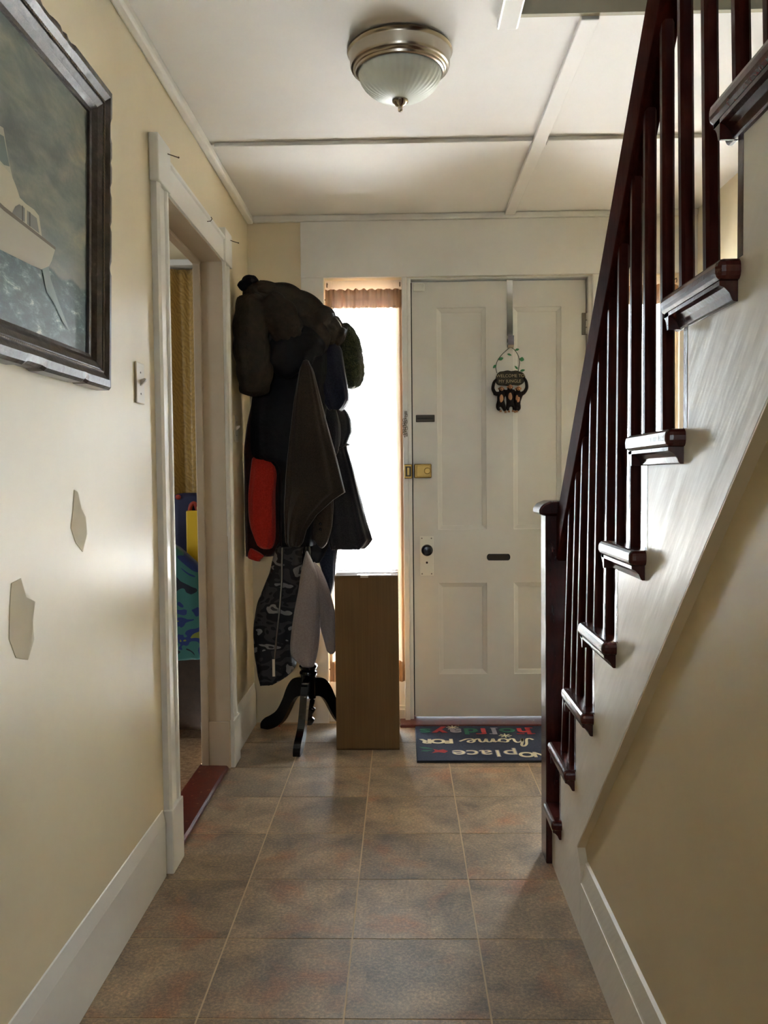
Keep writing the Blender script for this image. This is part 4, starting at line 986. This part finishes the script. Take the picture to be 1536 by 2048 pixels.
def chimp(cx, top, arms, legs, tilt):
    me = bpy.data.meshes.new('chimp'); V = []; E = []; R = []
    def add(p, r, link=None):
        V.append(Vector(p)); R.append(r); i = len(V)-1
        if link is not None: E.append((link, i))
        return i
    pel = add(PP(cx+tilt, top-82, -8), .0125); bel = add(PP(cx+tilt*.7, top-62, -10), .0135, pel); che = add(PP(cx+tilt*.3, top-38, -9), .0130, bel)
    nk = add(PP(cx, top-22, -10), .0080, che); hd_ = add(PP(cx, top-10, -14), .0115, nk); add(PP(cx, top+3, -13), .0085, hd_)
    for pts in arms:
        j = che
        for k, (x, z) in enumerate(pts): j = add(PP(x, z, -6), (.0085, .0075, .0065, .0055)[min(k, 3)], j)
    feet = []
    for pts in legs:
        j = pel
        for k, (x, z) in enumerate(pts): j = add(PP(x, z, -10), (.0095, .0080, .0062, .005)[min(k, 3)], j)
        feet.append(pts[-1])
    o0 = ORG[pq.name]
    me.from_pydata([(v.x-o0[0], v.y-o0[1], v.z-o0[2]) for v in V], E, [])
    ob = bpy.data.objects.new('chimp', me); COL.objects.link(ob)
    md = ob.modifiers.new('skin', 'SKIN'); md.use_smooth_shade = True
    for i, r in enumerate(R):
        sv = me.skin_vertices[0].data[i]; sv.radius = (r*1.22, r*1.22); sv.use_root = (i == 0)
    ob.modifiers.new('sub', 'SUBSURF').levels = 1; ob.modifiers['sub'].render_levels = 1
    dg = bpy.context.evaluated_depsgraph_get(); m2 = bpy.data.meshes.new_from_object(ob.evaluated_get(dg)); bpy.data.objects.remove(ob)
    m2.materials.clear(); m2.materials.append(M['apefur'])
    ob = bpy.data.objects.new('chimp', m2); COL.objects.link(ob); ob.parent = pq; ORG[ob.name] = o0
    f = MB(); f.ball(PP(cx, top-9, -25), (.0100, .006, .0112), 14, 10).ball(PP(cx, top-14, -29.5), (.0072, .0055, .0058), 12, 8)
    for s in (-1, 1): f.ball(PP(cx+s*12.5, top-8, -14), (.0035, .002, .005), 8, 6)
    f.build('face', M['apeskin'], ob, smooth=True)
    e = MB()
    for s in (-1, 1): e.ball(PP(cx+s*3.6, top-5.5, -30.2), (.0016, .0010, .0016), 8, 5)
    e.ball(PP(cx, top-15.5, -35), (.0036, .0008, .0007), 8, 5); e.ball(PP(cx-1.1, top-11, -34.6), .0007, 6, 4).ball(PP(cx+1.1, top-11, -34.6), .0007, 6, 4)
    e.build('eyes_and_mouth', M['gap'], ob)
    MB().ball(PP(cx+tilt*.6, top-58, -20), (.0112, .0066, .0225), 14, 10).build('belly', M['apeskin'], ob, smooth=True)
    ft = MB()
    for (x, z) in feet:
        ft.ball(PP(x, z-2, -14), (.0062, .0048, .0046), 10, 6)
        for k in range(4): ft.ball(PP(x-5+k*3.2, z-6, -16), (.0015, .0022, .0030), 6, 4)
    ft.build('foot', M['apeskin'], ob, smooth=True)
# left, middle and right chimp
chimp(-43, -2, [[(-72, -32), (-84, -8), (-78, 22), (-62, 40)], [(-24, -30), (-8, -26), (0, -20)]], [[(-62, -92), (-60, -108), (-46, -116)], [(-30, -92), (-28, -110), (-22, -120)]], -2)
chimp(0, 6, [[(-20, -24), (-34, -20), (-40, -8)], [(20, -22), (22, -34), (16, -16)]], [[(-8, -88), (-14, -106), (-6, -118)], [(16, -90), (24, -104), (14, -116)]], 1)
chimp(40, -2, [[(70, -30), (84, -6), (80, 26), (66, 46)], [(22, -28), (10, -24), (4, -14)]], [[(26, -94), (34, -112), (24, -120)], [(42, -90), (46, -106), (32, -118)]], -6)
wire = [(-62, 66), (-68, 96), (-60, 126), (-40, 154), (-14, 178), (2, 189), (22, 178), (40, 150), (48, 120), (44, 92), (40, 70)]
MB().tube(catmull([PP(a, b, -14 if 2 < i < 8 else -6) for i, (a, b) in enumerate(wire)], 5), .0016, 6).build('wire_hanger', M['vine'], pq)
def leaf(x, z, ang, l, wd):
    ca, sa = math.cos(ang), math.sin(ang); pts = [(0, 0), (.25, .8), (.5, 1), (.8, .6), (1, 0), (.8, -.6), (.5, -1), (.25, -.8)]
    F = [PP(x+ca*l*t-sa*wd*v, z+sa*l*t+ca*wd*v, -16-abs(v)*3) for t, v in pts]; B = [(p[0], p[1]+.0012, p[2]) for p in F]
    n = 8; MB().add(F+B, [tuple(range(n)), tuple(range(2*n-1, n-1, -1))]+[(i, (i+1) % n, (i+1) % n+n, i+n) for i in range(n)]).build('leaf', M['leaf'], pq)
for a in ((-66, 106, 3.9, 24, 7), (-56, 130, .35, 26, 8), (-14, 158, -.35, 24, 5), (24, 176, .15, 22, 6), (46, 134, -.3, 24, 11), (38, 82, 2.3, 24, 5), (48, 74, .2, 26, 6)): leaf(*a)

# ------------------------------------------------------------------ side room seen through the doorway
gc = thing('gold_curtain', 'gold damask curtain hanging on the far wall of the side room', 'curtain', (-1.25, 4.06, .35))
vs = []; fs = []; nx, nz = 80, 30
for j in range(nz+1):
    v = j/nz; z = .35+v*(2.235-.35)
    for i in range(nx+1):
        u = i/nx; x = -1.72+u*(1.72-.90)
        vs.append((x, 4.06+.020*math.sin(u*40+.6*math.sin(v*3))*(1-.35*v)+.008*math.sin(u*83), z))
for j in range(nz):
    for i in range(nx): fs.append((j*(nx+1)+i, j*(nx+1)+i+1, (j+1)*(nx+1)+i+1, (j+1)*(nx+1)+i))
g = MB().add(vs, fs).build('drape', M['gold'], gc, smooth=True); sm = g.modifiers.new('thickness', 'SOLIDIFY'); sm.thickness = .002
MB().box(-1.74, -.885, 4.02, 4.125, 2.245, 2.275).build('curtain_rail', M['white'], gc, bevel=.004)
ac = thing('armchair', 'dark brown upholstered armchair seen through the left doorway', 'armchair', (-1.40, 3.86, 0))
MB().box(-1.80, -.885, 3.80, 4.0, .05, .44).build('seat_base', M['brownchair'], ac, bevel=.03, seg=4)
MB().box(-1.78, -1.08, 3.62, 3.80, .30, .44).build('seat_cushion', M['brownchair'], ac, bevel=.05, seg=4)
MB().box(-1.80, -1.0, 3.92, 4.02, .40, .86).build('chair_back', M['brownchair'], ac, bevel=.05, seg=4)
for x in (-1.76, -.93):
    for y in (3.84, 3.97): MB().lathe([(.018, 0), (.024, .06)], (x, y, 0), 12).build('leg', M['mahogany'], ac)
def heap(rows, Y, d, seed, **kw): return sheet_body(rows, Y, d, seed, **kw)
b = thing('patterned_blanket', 'blue and teal patterned blanket heaped over the brown armchair', 'blanket', (-1.15, 3.76, .41))
sheet_body([(.935, -1.12, -1.04), (.90, -1.18, -1.00), (.86, -1.22, -.95), (.80, -1.28, -.895), (.66, -1.32, -.875), (.54, -1.34, -.88), (.44, -1.33, -.885), (.405, -1.30, -.90)], 3.745, .055, 5, fold=.016).build('blanket_fold', M['blanket'], b, smooth=True)
yb = thing('yellow_folder', 'bright yellow flat case propped upright behind the patterned blanket', 'case', (-.93, 3.86, .84))
MB().box(-1.008, -.84, 3.85, 3.885, .80, 1.072).build('case_shell', M['yellow'], yb, bevel=.006)
MB().box(-.96, -.89, 3.862, 3.873, 1.072, 1.092).build('case_handle', M['yellow'], yb, bevel=.004)
bp = thing('navy_backpack', 'navy backpack with red strap standing behind the yellow case', 'backpack', (-1.05, 3.955, .86))
sheet_body([(1.15, -1.09, -.94), (1.12, -1.12, -.90), (1.05, -1.14, -.88), (.95, -1.15, -.87), (.87, -1.14, -.88)], 3.955, .055, 8, fold=.008).build('bag_body', M['backpack'], bp, smooth=True)
MB().tube(catmull([(-1.00, 3.892, 1.06), (-.992, 3.885, 1.095), (-.975, 3.888, 1.105), (-.962, 3.892, 1.07)], 4), .010, 8).build('strap', M['redstrap'], bp, smooth=True)
MB().ball((-1.055, 3.90, 1.135), (.014, .01, .012), 10, 6).build('toggle', M['redstrap'], bp)
